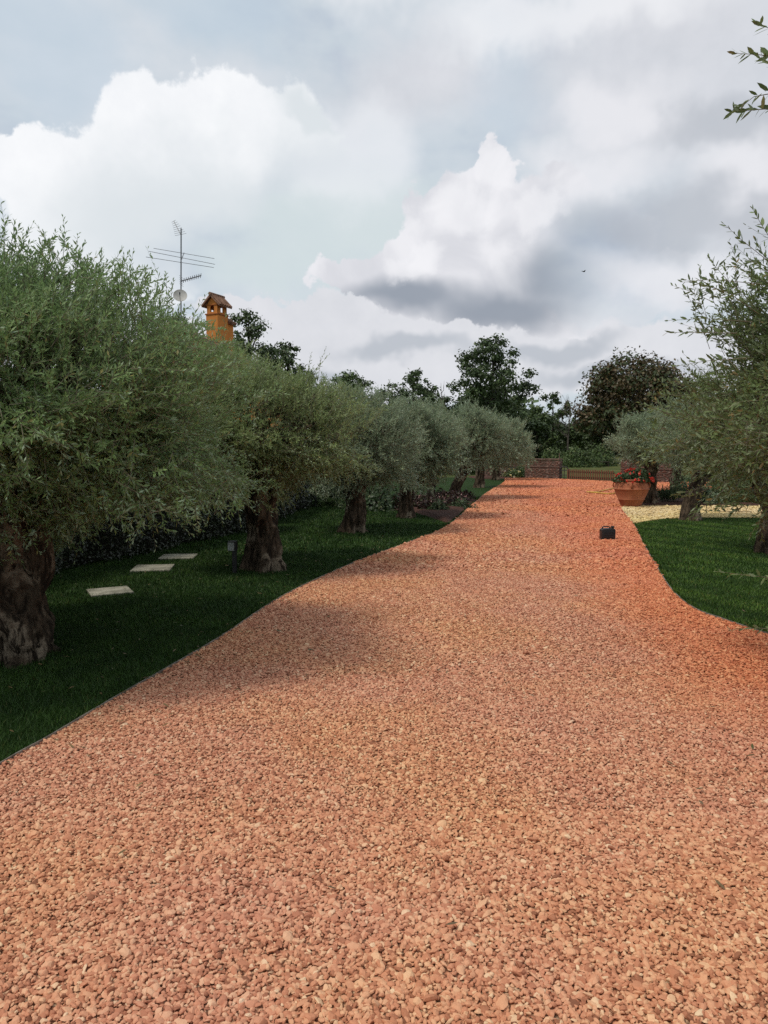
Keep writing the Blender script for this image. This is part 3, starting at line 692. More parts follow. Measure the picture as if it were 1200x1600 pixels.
def bush(loc, rad, h, n, L, label, m, rng, name='shrub', cat='shrub', group=None, flowers=None, spiky=False):
    root = empty(name, (loc[0], loc[1], loc[2] if len(loc) > 2 else 0), label, cat, group)
    if spiky:
        c = rng.normal(0, rad * .45, (n // 14, 2)); C = np.stack([c[:, 0], c[:, 1], rng.uniform(.02, h * .4, len(c))], -1)
        A = nrm(np.stack([c[:, 0] / rad * .5, c[:, 1] / rad * .5, np.ones(len(c))], -1) + rng.normal(0, .15, (len(c), 3)))
        V, Fq, r, TV, TF = sprigs(C, A, h * .7 * rng.uniform(.5, 1.1, len(c)), 14, L, L * .3, rng, ang=.5, droop=0)
        np_mesh('foliage', np.concatenate([V, TV]), [(Fq, 0), (TF + len(V), 0)], [m], np.concatenate([r, np.full(len(TV), .3)]), parent=root)
    else:
        d = nrm(rng.normal(0, 1, (n, 3))); d[:, 2] = np.abs(d[:, 2]) * 1.0 - .1
        rr = (1 - .5 * rng.uniform(0, 1, (n, 1)) ** 2) * (1 + .18 * np.sin(5 * d[:, :1] + loc[0]) + .15 * np.sin(6 * d[:, 1:2] + loc[1] * 3))
        C = d * rr * np.array([rad, rad, h]); C[:, 2] = np.maximum(C[:, 2], .02)
        V, Fq, r = leaf_cloud(C, d, L, rng, .6); np_mesh('foliage', V, [(Fq, 0)], [m], r, parent=root)
        mb = MB()
        for k in range(7):
            a = k * .9; mb.tube([(0, 0, -.02), (math.cos(a) * rad * .3, math.sin(a) * rad * .3, h * .5), (math.cos(a) * rad * .6, math.sin(a) * rad * .6, h * .85)], [.02 + rad * .02, .012 + rad * .01, .004], 5)
        mb.build('stem', M_bark2, root)
    if flowers:
        fm, fn, fs = flowers
        d = nrm(rng.normal(0, 1, (fn, 3))); d[:, 2] = np.abs(d[:, 2]); C0 = d * np.array([rad, rad, h]) * 1.02
        for q in range(fn):
            C = rng.normal(0, fs * .3, (9, 3))
            V, Fq, r = leaf_cloud(C, np.repeat(d[q:q + 1], 9, 0) + nrm(C), fs, rng, .9); np_mesh('flower_head', V, [(Fq, 0)], [fm], r, parent=root, loc=C0[q])
    return root

def broadleaf(loc, h, rx, base, nclump, nleaf, L, label, m, seed, airy=0.0, name='tree', top_bias=0.0, lobe=None, group='woodland trees beyond the garden', clr=.16):
    """loc x,y; crown between base and h; rx horizontal semi axis"""
    rng = np.random.default_rng(seed); root = empty(name, (loc[0], loc[1], 0), label, 'tree', group)
    ch = (h - base) / 2; cz = base + ch
    d = nrm(rng.normal(0, 1, (nclump, 3))); f = rng.uniform(.35, 1, (nclump, 1)) ** .6
    cc = d * f * np.array([rx, rx, ch]) * (1 - clr * .6)
    z = cc[:, 2] / ch
    taper = np.where(z > 0, 1 - (.45 + airy * .2) * z ** 2, 1 - .25 * z ** 2); cc[:, :2] *= taper[:, None]
    cc[:, :2] += .10 * rx * np.sin(cc[:, 2:3] * 1.3 + np.array([seed, seed * 2]))
    cr = rx * clr * rng.uniform(.6, 1.5, nclump) * (1 - airy * .35 * np.clip(z, 0, 1))
    w = cr ** 2; idx = rng.choice(nclump, nleaf, p=w / w.sum())
    q = nrm(rng.normal(0, 1, (nleaf, 3))); qr = np.minimum(np.abs(rng.normal(.62, .42, (nleaf, 1))), rng.uniform(1.0, 1.4, (nleaf, 1)))
    C = cc[idx] + q * qr * cr[idx][:, None] * np.array([1.15, 1.15, .75]); C[:, 2] += cz
    C[:, 2] = np.maximum(C[:, 2], .15)
    V, Fq, r = leaf_cloud(C, q + np.array([0, 0, .5]), L, rng, .62)
    r = np.clip(r * .6 + np.repeat(rng.uniform(0, .4, nclump)[idx], 4), 0, 1)
    np_mesh('crown', V, [(Fq, 0)], [m], r, parent=root)
    mb = MB(); tr = h * .022
    mb.tube([(0, 0, -.1), (0.05 * rx, 0, base * .5 + .3), (0, .03 * rx, cz), (0, 0, h * .86)], [tr * 1.3, tr, tr * .6, tr * .12], 9)
    for i in rng.choice(nclump, min(nclump, 26), replace=False):
        e = cc[i] + np.array([0, 0, cz]); s0 = np.array([0, 0, max(base * .8, e[2] - np.linalg.norm(e[:2]) * 1.1 - .4)])
        s0[2] = min(s0[2], h * .8); mid = (s0 + e) / 2 + rng.normal(0, .04 * rx, 3)
        mb.tube([s0, mid, e], [tr * .36, tr * .22, tr * .07], 5)
    mb.build('trunk', M_bark2, root, smooth=True)
    return root
def tx(px, Y): return (px - 600) / F * Y
def th(py, Y): return EYE + (700 - py) / F * Y
def bl(px, Y, top, w, bot, *a, **k): return broadleaf((tx(px, Y), Y), th(top, Y), w / 2 / F * Y, max(th(bot, Y), .2), *a, **k)
# px, distance, top px, width px, crown bottom px
bl(392, 48, 476, 118, 640, 90, 8500, .21, 'airy walnut tree rising right behind the orange chimney', M_dark, 1, .9, clr=.2)
bl(292, 52, 478, 96, 640, 60, 5000, .22, 'thin leafy treetop showing just left of the chimney', M_dark, 2, .9, clr=.2)
bl(452, 50, 524, 76, 650, 50, 4500, .2, 'small treetop between the chimney walnut and the bare twigs', M_dark, 3, .8, clr=.22)
bl(540, 66, 578, 120, 700, 60, 8500, .28, 'low rounded dark tree crown above the middle of the left olives', M_mid, 4)
bl(612, 72, 590, 110, 700, 60, 7500, .28, 'plain dark tree filling the dip left of the thin-topped tree', M_dark, 5)
bl(645, 70, 568, 96, 700, 60, 6000, .27, 'open-branched tree with a thin pointed top left of the tall tree', M_dark, 6, 1.0, clr=.17)
bl(694, 78, 600, 90, 705, 50, 6000, .3, 'low dark tree at the foot of the tall tree, left side', M_dark, 7)
bl(768, 72, 520, 152, 690, 100, 14000, .31, 'tallest woodland tree with loose open top, left of centre above the olives', M_dark, 8, .9, clr=.155)
bl(775, 80, 600, 150, 716, 50, 7000, .38, 'broad dark tree behind and below the tall open-topped tree', M_mid, 9)
bl(862, 84, 608, 92, 712, 56, 7500, .32, 'smaller dark tree right of the tall tree, next to the bare branches', M_mid, 10, .5)
bl(838, 78, 640, 90, 716, 34, 4800, .36, 'low dense tree in front of the smaller dark tree', M_dark, 110)
bl(905, 92, 652, 110, 720, 40, 6500, .38, 'bushy olive-green tree in the gap above the picket fence', M_mid, 12)
bl(992, 76, 549, 205, 716, 130, 24000, .36, 'large round rusty brown tree above the right brick pillar', M_brown, 13, clr=.17)
bl(940, 80, 618, 110, 716, 46, 7500, .34, 'dark green tree hugging the left flank of the rusty brown tree', M_dark, 14)
bl(1040, 82, 600, 120, 716, 46, 7500, .34, 'dark green tree hugging the right flank of the rusty brown tree', M_dark, 15)
bl(1095, 74, 575, 120, 716, 50, 7000, .34, 'dark tree partly behind the nearest right olive crown', M_mid, 16)
bl(1170, 70, 600, 150, 716, 50, 7000, .34, 'dark tree seen only through the nearest right olive', M_mid, 17)
bl(1250, 64, 590, 160, 716, 40, 5000, .36, 'woodland tree at the far right beyond the frame edge', M_dark, 18)
bl(730, 96, 650, 150, 718, 40, 6000, .42, 'dim tree at the back of the wood, under the tall tree', M_dark, 19)
bl(850, 104, 662, 130, 720, 40, 6000, .42, 'dim back-row tree left of the gap above the fence', M_dark, 20)
bl(985, 100, 650, 150, 719, 40, 6000, .42, 'dim back-row tree behind the rusty brown tree', M_dark, 211)
bl(650, 88, 645, 140, 716, 40, 6000, .42, 'dim back-row tree behind the fourth left olive', M_dark, 212)
bl(560, 84, 650, 140, 716, 40, 6000, .42, 'dim back-row tree behind the third left olive', M_dark, 213)
bl(480, 80, 640, 140, 716, 36, 5000, .42, 'dim back-row tree behind the second left olive', M_dark, 214)
# far wooded rise on the horizon
def far_wood():
    rng = np.random.default_rng(400); n = 60000
    X = rng.uniform(-260, 260, n); Yv = rng.uniform(125, 190, n); hh = 7 + 2.5 * np.sin(X * .11) + 1.8 * np.sin(X * .31 + 1) + 1.2 * np.sin(X * .83)
    Z = hh * rng.uniform(0, 1, n) ** .5
    V, Fq, r = leaf_cloud(np.stack([X, Yv, Z], -1), np.tile([[0, -.6, .6]], (n, 1)), 1.6, rng, .7)
    tag(np_mesh('far_wood', V, [(Fq, 0)], [M_dark], r), 'continuous dark wood closing the view beyond the meadow', 'wood', kind='stuff')
far_wood()

# bare branches
def bare(px, Y, top, w, bot, label, seed, m=None, leafy=0):
    rng = np.random.default_rng(seed); x, h, rx, b = tx(px, Y), th(top, Y), w / 2 / F * Y, max(th(bot, Y), 0)
    root = empty('bare_tree', (x, Y, 0), label, 'tree', 'woodland trees beyond the garden'); mb = MB()
    mb.tube([(0, 0, -.1), (0, 0, b), (.1 * rx, 0, (b + h) / 2), (0, 0, h * .97)], [.12, .09, .05, .01], 6)
    for k in range(16):
        z0 = b + (h - b) * rng.uniform(0, .8); a = rng.uniform(0, 6.28); l = rx * rng.uniform(.5, 1.1) * (1.1 - (z0 - b) / (h - b) * .5)
        e = Vector((math.cos(a) * l, math.sin(a) * l, z0 + l * rng.uniform(.5, 1.2))); s0 = Vector((0, 0, z0)); q = (s0 + e) / 2 + Vector(rng.normal(0, .1 * rx, 3))
        mb.tube([s0, q, e], [.04, .025, .008], 5)
        for j in range(3):
            e2 = e + Vector(rng.normal(0, .3 * rx, 3)) + Vector((0, 0, .25 * rx)); mb.tube([q.lerp(e, .5), e2], [.018, .005], 4)
    mb.build('trunk', m or noisy('dead_wood', (.10, .085, .07), (.07, .06, .05), 3, .9), root)
bare(886, 74, 618, 46, 690, 'bare grey dead branches between the tall and the rusty tree', 3)
bare(688, 68, 596, 26, 690, 'thin bare treetop just left of the tall tree', 5)

# soil beds
M_mulch = noisy('red_bark_mulch', (.085, .035, .022), (.045, .02, .014), 25, .95, .8, .03)
def bed(pts, label, z=.012, hump=.06):
    c = (sum(p[0] for p in pts) / len(pts), sum(p[1] for p in pts) / len(pts)); n = len(pts); mb = MB()
    V = [(x, y, .002) for x, y in pts] + [(c[0] + (x - c[0]) * .86, c[1] + (y - c[1]) * .86, z + hump) for x, y in pts]
    mb.add(V, [(i, (i + 1) % n, n + (i + 1) % n, n + i) for i in range(n)] + [tuple(range(n, 2 * n))]); o = mb.build('soil_bed', M_mulch)
    tag(o, kind='structure')
bed(BED1, 'bed')
BED2 = [(7.0, 20.4), (9.5, 20.4), (13.5, 20.5), (13.6, 27), (9.8, 26.9), (8.4, 24)]
bed(BED2, 'bed')
bed([(6.2, 38.7), (7.5, 39.5), (7.3, 41.2), (4.6, 41), (4.9, 38.2)], 'bed')
M_pink = leaf_mat('pink_petals', (.38, .17, .16), (.42, .22, .2), (.62, .45, .4), .3)
M_red = leaf_mat('red_petals', (.52, .030, .018), (.55, .05, .03), (.62, .09, .05), .2)
M_yel = leaf_mat('yellow_petals', (.6, .5, .2), (.6, .5, .25), (.7, .65, .5), .3)
rb = np.random.default_rng(9)
k = 0
spots = []
for t in range(400):
    x, y = rb.uniform(-.1, 3), rb.uniform(18.4, 23.2)
    if poly_mask(BED1, np.array([x]), np.array([y]))[0] and all((x - a) ** 2 + (y - b) ** 2 > .30 ** 2 for a, b in spots) and (x - .5) ** 2 + (y - 16.9) ** 2 > .5: spots.append((x, y))
    if len(spots) >= 22: break
spots.sort(key=lambda s: s[1])
protoB = bush((0, 0), .24, .26, 420, .075, 'bronze-leaved begonia with pale pink flowers in the bed between the left olive trunks', M_purple, rb, 'begonia', 'plant', 'begonias in the bed among the left olives', (M_pink, 5, .028))
for i, (x, y) in enumerate(spots):
    o = protoB if i == 0 else copy_tree(protoB); o.location = (x, y, .05); o.rotation_euler[2] = rb.uniform(0, 6.28); s = rb.uniform(.75, 1.3); o.scale = (s, s, s)
bush((2.05, 19.6), .4, .25, 900, .06, 'low grey-green cushion plant at the drive edge of the begonia bed', M_herb, rb)
bush((1.35, 18.5), .35, .3, 900, .06, 'round green cushion plant at the front of the begonia bed', M_herb, rb)
bush((-.3, 19.3), .8, .75, 1500, .10, 'loose green shrub filling the gap between the stout and silvery left olives', M_herb, rb)
bush((-1.3, 20.5), .9, 1.1, 1600, .12, 'taller mid-green shrub behind the stout-trunked olive', M_mid, rb)
for (px, y, rad, h, fl, lab) in [(800, 39.6, .5, .5, M_yel, 'yellow-flowered shrub at the left end of the far bed'), (812, 40.2, .5, .65, None, 'leafy shrub without flowers in the far bed'), (826, 40.6, .45, .75, M_pink, 'pink-flowered shrub of the far bed nearest the brick wall')]:
    bush((tx(px, y), y), rad, h, 900, .10, lab, M_mid, rb, flowers=(fl, 10, .09) if fl else None, group='shrubs in the bed at the far end of the drive')
for (px, y, rad, h, lab) in [(620, 44, 2.0, 2.2, 'dark shrub deep behind the left row, farthest left of four'), (680, 45, 2.0, 1.9, 'broad dark shrub behind the trunk of the leaning olive'), (735, 46, 2.2, 1.8, 'dark shrub beyond the open lawn, above the pale-streaked trunk'), (775, 47, 1.8, 1.6, 'dark shrub beyond the lawn closest to the far flower bed')]:
    bush((tx(px, y), y), rad, h, 3200, .2, lab, M_mid, rb, group='dark shrubs behind the far lawn')
# herb bed right
for (x, y, rad, h, sp, m, lab) in [(8.2, 21.3, .32, .45, True, M_herb, 'tuft of upright herbs just right of the olive behind the pot'), (8.8, 21.0, .34, .6, True, M_herb, 'tallest tuft of spiky herbs in the middle of the bed'), (9.25, 20.9, .28, .38, False, M_olive_b, 'grey rounded lavender cushion at the front of the herb bed'),
        (9.9, 21.3, .5, .62, False, M_mid, 'dark green shrub behind the tip of the right lawn'), (10.8, 21.2, .5, .55, False, M_dark, 'dark low shrub right of the wrinkled olive trunk'), (11.7, 21.4, .55, .6, False, M_mid, 'green shrub near the far right of the cream path'), (12.6, 21.4, .55, .6, False, M_dark, 'last dark shrub at the right end of the cream path'),
        (9.6, 23.2, .7, .85, False, M_dark, 'taller dark shrub at the back of the herb bed, left one'), (11.2, 23.4, .8, 1.0, False, M_mid, 'taller green shrub at the back of the herb bed, middle one'), (13.0, 23.5, .9, 1.2, False, M_dark, 'tallest dark shrub at the back of the bed, far right')]:
    bush((x, y, .05), rad, h, 2200 if not sp else 2400, .07, lab, m, rb, 'shrub' if not sp else 'herb', group='plants of the bed behind the cream path', spiky=sp)
hedge((13.5, 30), (24, 33), 2.6, 1.4, 9000, .16, 'dark boundary hedge beyond the right olives', rb, m=M_dark)
for (px, y, rad, h, lab) in [(905, 62, 1.6, 1.7, 'left one of the two meadow bushes beyond the picket fence'), (932, 66, 1.8, 1.9, 'right one of the two meadow bushes beyond the picket fence'), (870, 68, 1.8, 1.6, 'dim meadow bush above the end of the left brick wall')]:
    bush((tx(px, y), y), rad, h, 2600, .2, lab, M_mid, rb, group='bushes on the meadow')

# ------------------------------------------------------------------ terracotta pot
M_terra = noisy('terracotta', (.30, .095, .045), (.37, .135, .065), 4, .8, .2, .01)
pc = (6.75, 20.15)
pot = empty('terracotta_pot', (pc[0], pc[1], 0), 'large ribbed terracotta pot of red geraniums beside the drive', 'plant pot')
prof = [(0, .0), (.245, .0), (.26, .02), (.285, .08), (.335, .19), (.342, .196), (.354, .20), (.354, .216), (.350, .224), (.415, .37), (.442, .455), (.448, .47), (.466, .478), (.470, .492), (.464, .506), (.452, .512), (.448, .56), (.43, .625), (.395, .675), (.365, .698), (.362, .708), (.388, .716), (.394, .735), (.385, .755), (.345, .755), (.335, .735), (.335, .67), (0, .67)]
MB().lathe(prof, 48).build('vessel', M_terra, pot, smooth=True)
for a in (2.85, -.3, 1.3, 4.4):
    mb = MB(); c, s = math.cos(a), math.sin(a)
    mb.tube([(c * r_, s * r_, z) for r_, z in [(.40, .665), (.455, .66), (.478, .61), (.47, .56), (.43, .535)]], [.02, .024, .022, .024, .03], 8)
    mb.build('handle', M_terra, pot, smooth=True)
MB().lathe([(0, .69), (.333, .685)], 24).build('soil', M_mulch, pot)
gr = bush((pc[0] + .06, pc[1], .69), .50, .34, 2400, .075, 'scarlet red geraniums spilling over the rim of the terracotta pot', M_herb, rb, 'geranium', 'flowers', flowers=(M_red, 80, .048))

# ------------------------------------------------------------------ jerrycan
M_plast = noisy('black_plastic', (.012, .011, .012), (.022, .019, .019), 9, .33, .15, .004, spec=.5)
M_cap = noisy('cap_plastic', (.020, .018, .018), (.03, .028, .028), 20, .45)
jx, jy = G(950.5, 845)
jc = empty('jerrycan', (jx, jy + .06, .02), 'black plastic jerrycan with top handle standing alone on the drive', 'jerrycan', rz=R(3))
def jerry():
    import bmesh
    prof = [(-.120, .0), (.120, .0), (.122, .012), (.122, .165), (.110, .185), (.060, .192), (-.085, .192), (-.112, .180), (-.122, .160), (-.122, .012)]
    bm = bmesh.new(); vs = [bm.verts.new((x, -.065, z)) for x, z in prof]; f = bm.faces.new(vs)
    r_ = bmesh.ops.extrude_face_region(bm, geom=[f]); bmesh.ops.translate(bm, verts=[v for v in r_['geom'] if isinstance(v, bmesh.types.BMVert)], vec=(0, .13, 0))
    bmesh.ops.recalc_face_normals(bm, faces=bm.faces)
    bmesh.ops.bevel(bm, geom=[e for e in bm.edges], offset=.010, segments=3, affect='EDGES', profile=.6)
    me = bpy.data.meshes.new('tank'); bm.to_mesh(me); bm.free(); me.materials.append(M_plast)
    me.polygons.foreach_set('use_smooth', [True] * len(me.polygons))
    o = bpy.data.objects.new('tank', me); COL.objects.link(o); o.parent = jc
jerry()
mb = MB(); mb.tube([(-.10, 0, .175), (-.092, 0, .208), (-.07, 0, .224), (.01, 0, .224), (.035, 0, .212), (.05, 0, .186)], .011, 10); mb.build('handle', M_plast, jc, smooth=True)
mb = MB(); mb.lathe([(0, .18), (.024, .18), (.024, .205), (0, .205)], 18, (.088, 0, 0)); mb.build('spout', M_plast, jc, smooth=False)
mb = MB(); mb.lathe([(0, .205), (.031, .205), (.031, .226), (.028, .230), (0, .230)], 18, (.088, 0, 0)); mb.build('cap', M_cap, jc)
mb = MB()
for z in (.05, .09, .13): mb.box((0, -.068, z), (.17, .008, .012), 0, 0, .003)
mb.build('rib', M_plast, jc)

# ------------------------------------------------------------------ hose
M_hose = noisy('yellow_hose', (.62, .40, .07), (.50, .30, .05), 8, .45)
hp = [(6.38, 20.85), (6.1, 21.5), (5.95, 22.6), (5.75, 22.9), (5.45, 22.5), (5.25, 22.6), (5.6, 22.1), (6.05, 21.9), (6.35, 21.8), (6.6, 21.9)]
hp = [G(963, 764), G(950, 767), G(938, 770), G(928, 771.5), G(917, 771), G(925, 771.8), G(938, 773), G(952, 774), G(963, 772.5), G(972, 769)]
mb = MB(); mb.tube([(x, y, .06) for x, y in smooth_poly(hp, 8)], .021, 8); o = mb.build('garden_hose', M_hose, smooth=True)
tag(o, 'yellow garden hose looped on the drive left of the terracotta pot', 'garden hose')

# ------------------------------------------------------------------ garden light
M_blk = noisy('black_metal', (.016, .016, .017), (.03, .03, .03), 12, .5)
M_gry = noisy('grey_lamp_face', (.32, .34, .33), (.24, .26, .25), 9, .4)
gl = G(371, 893); gl = (-1.92, 9.35)
glr = empty('garden_light', (gl[0], gl[1], 0), 'small unlit black bollard light with grey head beside an olive trunk', 'garden light', rz=R(-8))
MB().box((.012, 0, .19), (.05, .05, .40), 0, 0, .004).build('post', M_blk, glr)
MB().box((-.01, 0, .355), (.11, .075, .13), 0, 0, .006).build('head', M_blk, glr)
MB().box((-.018, -.041, .352), (.082, .008, .105), 0, 0, .003).build('lens', M_gry, glr)

# ------------------------------------------------------------------ far walls, fence
def brick_mat():
    m, T, b = mat('rubble_brick', (.2, .1, .07), .9, .15)
    pos = T.new('ShaderNodeTexCoord').outputs['Object']
    vo = T.new('ShaderNodeTexVoronoi'); T.put(vo.inputs['Vector'], T.vm('MULTIPLY', pos, (1, 1, 1.5))); vo.inputs['Scale'].default_value = 9
    s = T.new('ShaderNodeSeparateColor'); T.l.new(vo.outputs['Color'], s.inputs[0])
    c = T.ramp(s.outputs[0], [(0, (.08, .04, .03)), (.4, (.15, .075, .055)), (.75, (.20, .11, .085)), (1, (.26, .18, .15))])
    c = T.mix(T.ss(vo.outputs['Distance'], .4, .65), c, (.10, .075, .06))
    T.put(b.inputs['Base Color'], c); bump(T, b, T.m('SUBTRACT', 1., vo.outputs['Distance']), 1, .04); return m
M_brick = brick_mat()
M_coping = noisy('coping_stone', (.20, .13, .10), (.13, .085, .07), 5, .9)
def wall(a, b, h, label, pier, w=.3):
    a, b = Vector((*a, 0)), Vector((*b, 0)); ln = (b - a).length; ang = math.atan2(b.y - a.y, b.x - a.x)
    root = empty('garden_wall', ((a.x + b.x) / 2, (a.y + b.y) / 2, 0), label, 'wall', 'low brick walls at the end of the drive', rz=ang)
    mb = MB(); n = max(2, int(ln / .35)); rng = random.Random(int(a.x * 10)) 
    MB().box((0, 0, h * .5 - .03), (ln, w, h - .02), 0, 0, .02).build('masonry', M_brick, root)
    for i in range(n): mb.box((-ln / 2 + ln * (i + .5) / n, 0, h + .01 + rng.uniform(0, .015)), (ln / n - .012, w + .07, .055), 0, 0, .012)
    mb.box((0, -w / 2 - .012, h * .62), (ln * .98, .03, .04), 0, 0, .008)
    mb.build('coping', M_coping, root)
    for px_ in pier:
        p = MB().box((px_ * ln / 2, 0, h * .5 + .02), (.40, w + .12, h + .08), 0, 0, .02).build('pillar', M_brick, root)
        MB().box((px_ * ln / 2, 0, h + .10), (.30, w * .8, .08), 0, 0, .015).build('cap', M_coping, p)
wall((7.6, 39.55), (9.12, 38.15), 1.0, 'low reddish brick wall left of the picket fence', [])
wall((5.2, 41.6), (7.5, 41.3), .95, 'low brick wall section behind the far flower shrubs', [])
wall((11.25, 35.05), (13.4, 34.3), 1.0, 'low brick wall and pillar right of the picket fence, behind the geraniums', [-.86])
wl = P(874, 716, 38.2)
o = MB().tube([(wl.x, wl.y, .95), (wl.x, wl.y, 1.33)], [.03, .012], 6).build('wall_spike', M_coping); tag(o, 'short upright finial on the right end of the left brick wall', 'finial')
# arched iron frame at the wall end
ir = empty('iron_frame', (9.22, 37.85, 0), 'dark arched iron frame standing between the left brick wall and the fence', 'iron frame', rz=R(-30))
mb = MB(); arc = [(.22 * math.cos(t), 0, .45 + .2 * math.sin(t)) for t in np.linspace(0, math.pi, 12)]
mb.tube([(.22, 0, 0)] + arc + [(-.22, 0, 0)], .03, 8); mb.build('arch', M_blk, ir)
mb = MB(); mb.tube([(-.22, 0, .22), (.22, 0, .22)], .018, 6); mb.tube([(0, 0, 0), (0, 0, .64)], .018, 6); mb.tube([(-.2, 0, .45), (.2, 0, .45)], .018, 6); mb.build('bar', M_blk, ir)
# picket fence
M_picket = noisy('weathered_picket', (.17, .075, .04), (.11, .05, .03), 6, .85)
M_rail = noisy('fence_rail', (.085, .045, .028), (.06, .03, .02), 6, .85)
fa, fb = Vector((9.35, 37.75, 0)), Vector((11.0, 35.3, 0)); fl_ = (fb - fa).length
fr = empty('picket_fence', fa, 'low brown wooden picket fence closing the far end of the drive', 'fence', rz=math.atan2(fb.y - fa.y, fb.x - fa.x))
npk = 22
for i in range(npk):
    x = fl_ * (i + .5) / npk; hh = .54 + .015 * math.sin(i * 2.1); w = .036
    mb = MB(); mb.add([(-w, -.012, 0), (w, -.012, 0), (w, -.012, hh - .04), (0, -.012, hh), (-w, -.012, hh - .04), (-w, .012, 0), (w, .012, 0), (w, .012, hh - .04), (0, .012, hh), (-w, .012, hh - .04)],
           [(0, 1, 2, 3, 4), (9, 8, 7, 6, 5), (0, 5, 6, 1), (1, 6, 7, 2), (2, 7, 8, 3), (3, 8, 9, 4), (4, 9, 5, 0)])
    o = mb.build('picket', M_picket, fr, loc=(x, -.03, 0)); o.rotation_euler[1] = R(random.uniform(-1.5, 1.5))
for z in (.13, .40): MB().box((fl_ / 2, .014, z), (fl_, .03, .06)).build('rail', M_rail, fr)
# meadow bench table
M_wood = noisy('dark_bench_wood', (.05, .035, .025), (.03, .02, .015), 6, .8)
bt = empty('garden_table', (tx(936, 64), 64, 0), 'dark low wooden table on the meadow beyond the fence', 'table')
MB().box((0, 0, .40), (1.7, .7, .05), 0, 0, .01).build('tabletop', M_wood, bt)
for x in (-.7, .7):
    for y in (-.25, .25): MB().box((x, y, .187), (.08, .08, .375)).build('leg', M_wood, bt)
bt2 = empty('garden_bench', (tx(916, 63), 62.8, 0), 'dark small wooden bench left of the meadow table', 'bench')
MB().box((0, 0, .28), (.8, .32, .05), 0, 0, .01).build('seat', M_wood, bt2)
for x in (-.3, .3): MB().box((x, 0, .127), (.07, .26, .254)).build('leg', M_wood, bt2)

# ------------------------------------------------------------------ house with chimney
M_stucco = noisy('orange_stucco', (.56, .215, .045), (.50, .185, .04), 2.5, .85, .3, .01)
M_trim = noisy('dark_orange_trim', (.33, .11, .028), (.27, .09, .022), 3, .85)
def tile_mat():
    m, T, b = mat('roof_tiles', (.2, .1, .06), .85, .2)
    pos = T.new('ShaderNodeTexCoord').outputs['Object']; sx = T.new('ShaderNodeSeparateXYZ'); T.put(sx.inputs[0], pos)
    n = T.noise(pos, 4, 5, .6)
    c = T.mix(T.ss(n, .35, .65), (.16, .085, .055), (.27, .16, .11)); T.put(b.inputs['Base Color'], c)
    w = T.m('ABSOLUTE', T.m('SINE', T.m('MULTIPLY', sx.outputs[1], 14))); bump(T, b, T.m('ADD', w, T.m('MULTIPLY', n, .4)), 1, .06); return m
M_tile = tile_mat()
HY0, HY1, HX0, HX1 = 28.0, 40.0, -10.6, -4.95
house = empty('house', ((HX0 + HX1) / 2, HY0, 0), 'orange stucco house with tiled roof, mostly hidden behind the left olives', 'house')
hx = (HX1 - HX0) / 2; hl = HY1 - HY0; we, wr = 4.75, 6.2
mb = MB(); t = .0
mb.add([(-hx, 0, 0), (hx, 0, 0), (hx, 0, we), (0, 0, wr - .12), (-hx, 0, we), (-hx, hl, 0), (hx, hl, 0), (hx, hl, we), (0, hl, wr - .12), (-hx, hl, we)],
       [(0, 1, 2, 3, 4), (9, 8, 7, 6, 5), (1, 6, 7, 2), (5, 0, 4, 9)]); mb.build('wall', M_stucco, house)
mb = MB(); sl = (wr - we) / hx
for s in (-1, 1):
    e = hx + .35; ze = wr - sl * e
    mb.add([(0, -.4, wr), (s * e, -.4, ze), (s * e, hl + .4, ze), (0, hl + .4, wr), (0, -.4, wr - .14), (s * e, -.4, ze - .14), (s * e, hl + .4, ze - .14), (0, hl + .4, wr - .14)],
           [(0, 1, 2, 3), (7, 6, 5, 4), (0, 4, 5, 1), (1, 5, 6, 2), (2, 6, 7, 3)])
    for i in range(60):
        y = -.4 + (hl + .8) * (i + .5) / 60
        mb.tube([(s * .02, y, wr + .0), (s * e, y, ze + .0)], .05, 6)
mb.tube([(0, -.42, wr + .03), (0, hl + .42, wr + .03)], .1, 8)
mb.build('roof', M_tile, house)
M_glass, _, _b = mat('window_glass', (.03, .035, .04), .08, .6); M_shut = noisy('green_shutter', (.04, .075, .05), (.03, .06, .04), 5, .6)
for (x, y, z, ang) in [(hx, 3, 1.6, 1), (hx, 6.5, 1.6, 1), (hx, 10, 1.6, 1), (hx, 3, 3.9, 1), (hx, 6.5, 3.9, 1), (-1.4, 0, 1.6, 0), (1.4, 0, 1.6, 0), (-1.4, 0, 4.0, 0), (1.4, 0, 4.0, 0)]:
    Mx = Matrix.Translation((x, y, z)) @ Matrix.Rotation(R(90) * ang, 4, 'Z')
    T4 = lambda c: Mx @ Matrix.Translation(c)
    w = MB().box(None, (1.0, .08, 1.1), M=T4((0, -.03, 0)), bev=.01).build('window', M_trim, house)
    MB().box(None, (.84, .02, .94), M=T4((0, -.082, 0))).build('pane', M_glass, w)
    for s in (-1, 1): MB().box(None, (.5, .04, 1.1), M=T4((s * .78, -.03, 0)), bev=.006).build('shutter', M_shut, w)
# chimney: square stack, arched lantern, little gabled tile roof
cp = P(338, 540, 30.0)
ch = MB(); cl = (cp.x - house.location.x, cp.y - house.location.y)
CM = Matrix.Translation((cl[0] + .05, cl[1], 0)) @ Matrix.Rotation(R(-24), 4, 'Z') 
zt = lambda py: P(338, py, 30.0).z
z_led, z_eave, z_ridge = zt(494), zt(478), zt(463)
w1, d1 = .50, .62
ch.box(None, (w1 + .06, d1 + .06, z_led - 5.0), M=CM @ Matrix.Translation((0, 0, (z_led + 5.0) / 2)), bev=.01)
